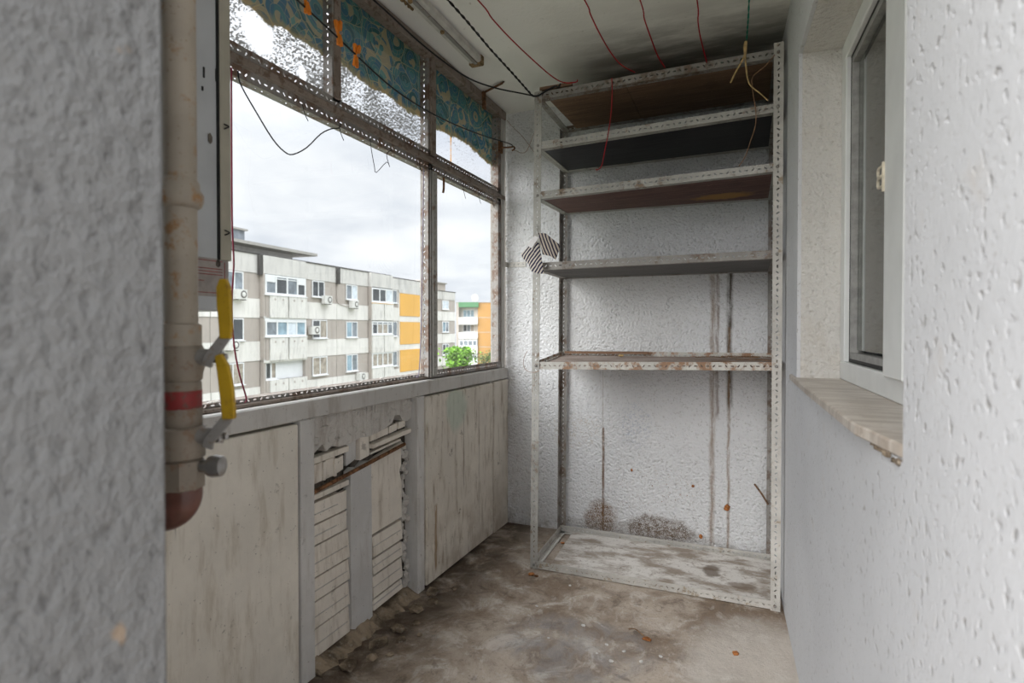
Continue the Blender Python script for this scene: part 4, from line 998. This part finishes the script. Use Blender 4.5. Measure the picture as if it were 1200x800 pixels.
F1.window(8.75, 12.15, 3.45, 4.70, [0, .36, .66, .98], .30, (0, 0, 4), .12)
F1.part('sill_stripe', M_OORG, 8.7, 12.1, .30, .45, 3.34, 3.44)
F1.window(8.75, 12.15, .60, 1.80, [0, .25, .5, .75, 1], .30, (0, 3, 3, 1), .13, transom=.78)
F1.window(8.75, 12.15, -2.25, -.98, [0, .25, .5, .75, 1], .30, (3, 3, 3, 3), .13)
def ac_unit(s_, z, lab, F=F1, d=.14, w_=.85, h=.62):
    c = F.P(s_, d, z); t = thing('air_conditioner', lab, 'air conditioner', c, 'air conditioner units on the panel block')
    F.box(MB(), s_-w_/2, s_+w_/2, d, d+.36, z, z+h).build('casing', M_AC, t)
    MB().lathe(F.P(s_+.12, d+.355, z+h/2), F.n, [(.24, 0), (.24, .02), (.20, .022)], 18).build('fan_ring', M_ACD, t)
    MB().lathe(F.P(s_+.12, d+.372, z+h/2), F.n, [(.15, 0), (.15, .012), (.05, .03)], 14).build('fan_hub', M_AC, t)
    mb = MB()
    for o in (-.3, .3): F.box(mb, s_+o-.03, s_+o+.03, d-.05, d+.36, z-.05, z)
    mb.build('bracket', M_ACD, t)
ac_unit(-5.85, 2.98, 'air conditioner under the top window left of the white glazed balcony')
ac_unit(-6.50, -.16, 'air conditioner under the middle-row window at the left, beside the maroon wire')
ac_unit(2.66, 3.03, 'air conditioner under the top window right of the white glazed balcony')
ac_unit(6.15, 2.82, 'air conditioner under the top window below the dark downpipe cable')
ac_unit(1.15, .72, 'air conditioner overlapping the left of a middle-row window')
ac_unit(7.10, -3.17, 'air conditioner under a lower window just above the balcony sill')
tag(MB().tube([F1.P(4.25, .12, 4.66), F1.P(4.2, .10, 3.8), F1.P(4.3, .10, 3.2), F1.P(5.0, .10, 3.0), F1.P(5.75, .14, 2.95)], .03, 5).build('outdoor_cable', M_OTAN), 'cable curving from the downpipe to an air conditioner on the block', 'cable')

# second block
b2 = thing('apartment_block', 'pale panel block seen between the slotted upright and the orange building', 'building', (-35.5, 60, -9))
F2 = Fac(b2, (-35.5, 60, 0), (0, 1, 0), (1, 0, 0)); 
F2.part('core', M_OGREY, -8.8, 5.3, -10, -.02, -9, 5.75); F2.part('roof_edge', M_ODARK, -8.8, 5.4, -.4, .10, 5.75, 5.83)
for (a, b) in ((-8.8, -7.3), (-7.25, -4.3), (-4.25, -1.2), (-1.15, 1.9), (1.95, 5.3)):
    for (zt_, zb_) in ((5.74, 4.75), (3.25, 2.1), (.45, -.70), (-2.35, -3.5), (-5.1, -6.3)): F2.part('spandrel_panel', M_OGREY if zt_ > 5 else M_OWHITE, a, b-.05, -.05, .07, zb_, zt_)
    for (zt_, zb_) in ((4.73, 3.27), (2.08, .47), (-.72, -2.33), (-3.5, -5.1)): F2.part('wall_panel', M_OTAN, a, b-.05, -.05, .02, zb_, zt_)
for r, (z0, z1) in enumerate(((3.5, 4.65), (.65, 2.0), (-2.2, -.8))):
    F2.window(1.9, 3.5, z0, z1, 2, panes=[(4, 4), (2, 1), (0, 1)][r], fr=.10); F2.window(-3.2, -1.4, z0, z1, 2, panes=(2, 1), fr=.1); F2.window(-7.0, -5.2, z0, z1, 2, panes=(0, 1), fr=.1)
F2.part('stair_tower', M_OTAN, 3.0, 9.0, -9, -3.5, 5.5, 7.25); F2.part('tower_roof', M_OEAVE, 2.8, 9.2, -9.2, -3.3, 7.25, 7.38)
F2.part('tower_window', M_OGLASS[0], 5.2, 5.9, -3.52, -3.46, 6.1, 6.9)

# third block: balconies and an orange side
ez = Vector((-.3875, .9219, 0)); er = Vector((.9219, .3875, 0)); B3 = Vector((-50.7, 93.75, 0))
b3 = thing('apartment_block', 'distant block with open balconies, a green roof edge and orange side wall', 'building', B3+er*5+Vector((0, 0, -9)))
F3 = Fac(b3, B3, er, -ez)
F3.part('core', M_OWHITE, 0, 4.05, -9, -1.2, -9, 5.9); F3.part('orange_wall', M_OORG2, 4.05, 14, -9, .1, -9, 5.9); F3.part('side_pier', M_OTAN, 0, .5, -1.2, .1, -9, 5.9)
F3.part('roof_edge', M_OEAVE, 0, 14.2, -9, .2, 5.9, 6.0); F3.part('green_fascia', M_OGREENR, .5, 4.2, -1.2, .6, 5.05, 5.95)
for z in (3.12, .38, -2.35, -5.1): F3.part('joint', M_OTAN, 4.05, 14, .1, .12, z-.05, z+.05)
for k in range(4):
    z = 3.1-2.74*k
    F3.part('balcony_slab', M_OGREY, .5, 4.0, -1.2, .5, z-1.3, z-1.12); F3.part('balcony_parapet', M_OPANEL, .5, 4.0, .38, .5, z-1.2, z+.05)
    F3.window(1.2, 3.3, z+.1, z+1.5, 3, -1.18, (2, 2, 2) if k == 0 else (0, 1, 3), .1)
    for zz_ in (7.2, 10.4): F3.window(zz_-.6, zz_+.7, z-.2, z+1.15, 2, .1, (1, 1), .12)
F3.window(.55, 3.95, -2.25, -1.05, 4, .40, (1, 1, 1, 1), .16); F3.window(.55, 3.95, -5.0, -3.75, 5, .40, (0, 1, 3, 1, 0), .16)
sd = thing('satellite_dish', 'grey satellite dish on the roof behind the green roof edge', 'satellite dish', F3.P(3.2, -2, 6.0))
MB().lathe(F3.P(3.3, -2, 6.9), -ez+er*.5, [(.75, .22), (.55, .08), (.2, .01), (.02, 0)], 16).build('dish', M_OGREY, sd); MB().tube([F3.P(3.2, -2.1, 6.0), F3.P(3.2, -2.1, 6.9)], .06, 6).build('mast', M_ACD, sd)

# trees just showing above the sill
def tree(name, lab, base, top, rx, n, mat, seed):
    rd = random.Random(seed); b = Vector(base); t = thing(name, lab, 'tree', b, None)
    h = top-b.z
    tr = MB().tube([b, b+Vector((.2, .1, h*.4)), b+Vector((0, 0, h*.88))], lambda k: .16*(1-.8*k), 7)
    tips = []
    for k in range(16):
        z = h*rd.uniform(.62, .95); a = rd.uniform(0, 6.28); l = rx*rd.uniform(.5, 1.0)*(1.15-(z/h-.62)*1.6)
        e = b+Vector((math.cos(a)*l, math.sin(a)*l, z+.3)); tips.append((e, b+Vector((0, 0, z-.6)))); tr.tube([b+Vector((0, 0, z-.6)), (b+Vector((0, 0, z-.6))).lerp(e, .5)+Vector((0, 0, .1)), e], .028, 4, 2)
    tr.build('trunk', M_BARK, t)
    mb = MB()
    for k in range(n):
        e, s0 = rd.choice(tips); p = s0.lerp(e, rd.uniform(.35, 1.08))+Vector((rd.gauss(0, .22), rd.gauss(0, .22), rd.gauss(0, .24)))
        if p.z > top: p.z = top-rd.uniform(0, .3)
        u = Vector((rd.gauss(0, 1), rd.gauss(0, 1), rd.gauss(0, 1))).normalized(); v = u.orthogonal().normalized(); l = rd.uniform(.07, .13)
        mb.add([p-u*l, p+v*l*.5, p+u*l, p-v*l*.5], [(0, 1, 2, 3)])
    mb.build('foliage', mat, t)['kind'] = 'stuff'
tree('leafy_tree', 'bright green tree crown just above the sill right of the slotted upright', (-14.15, 26.55, -9), .22, 1.25, 4200, M_LEAVES, 2)
tree('leafy_tree', 'thin dull green tree in front of the orange wall', (-24.5, 51.4, -9), -.9, 1.3, 900, M_LEAVES2, 9)
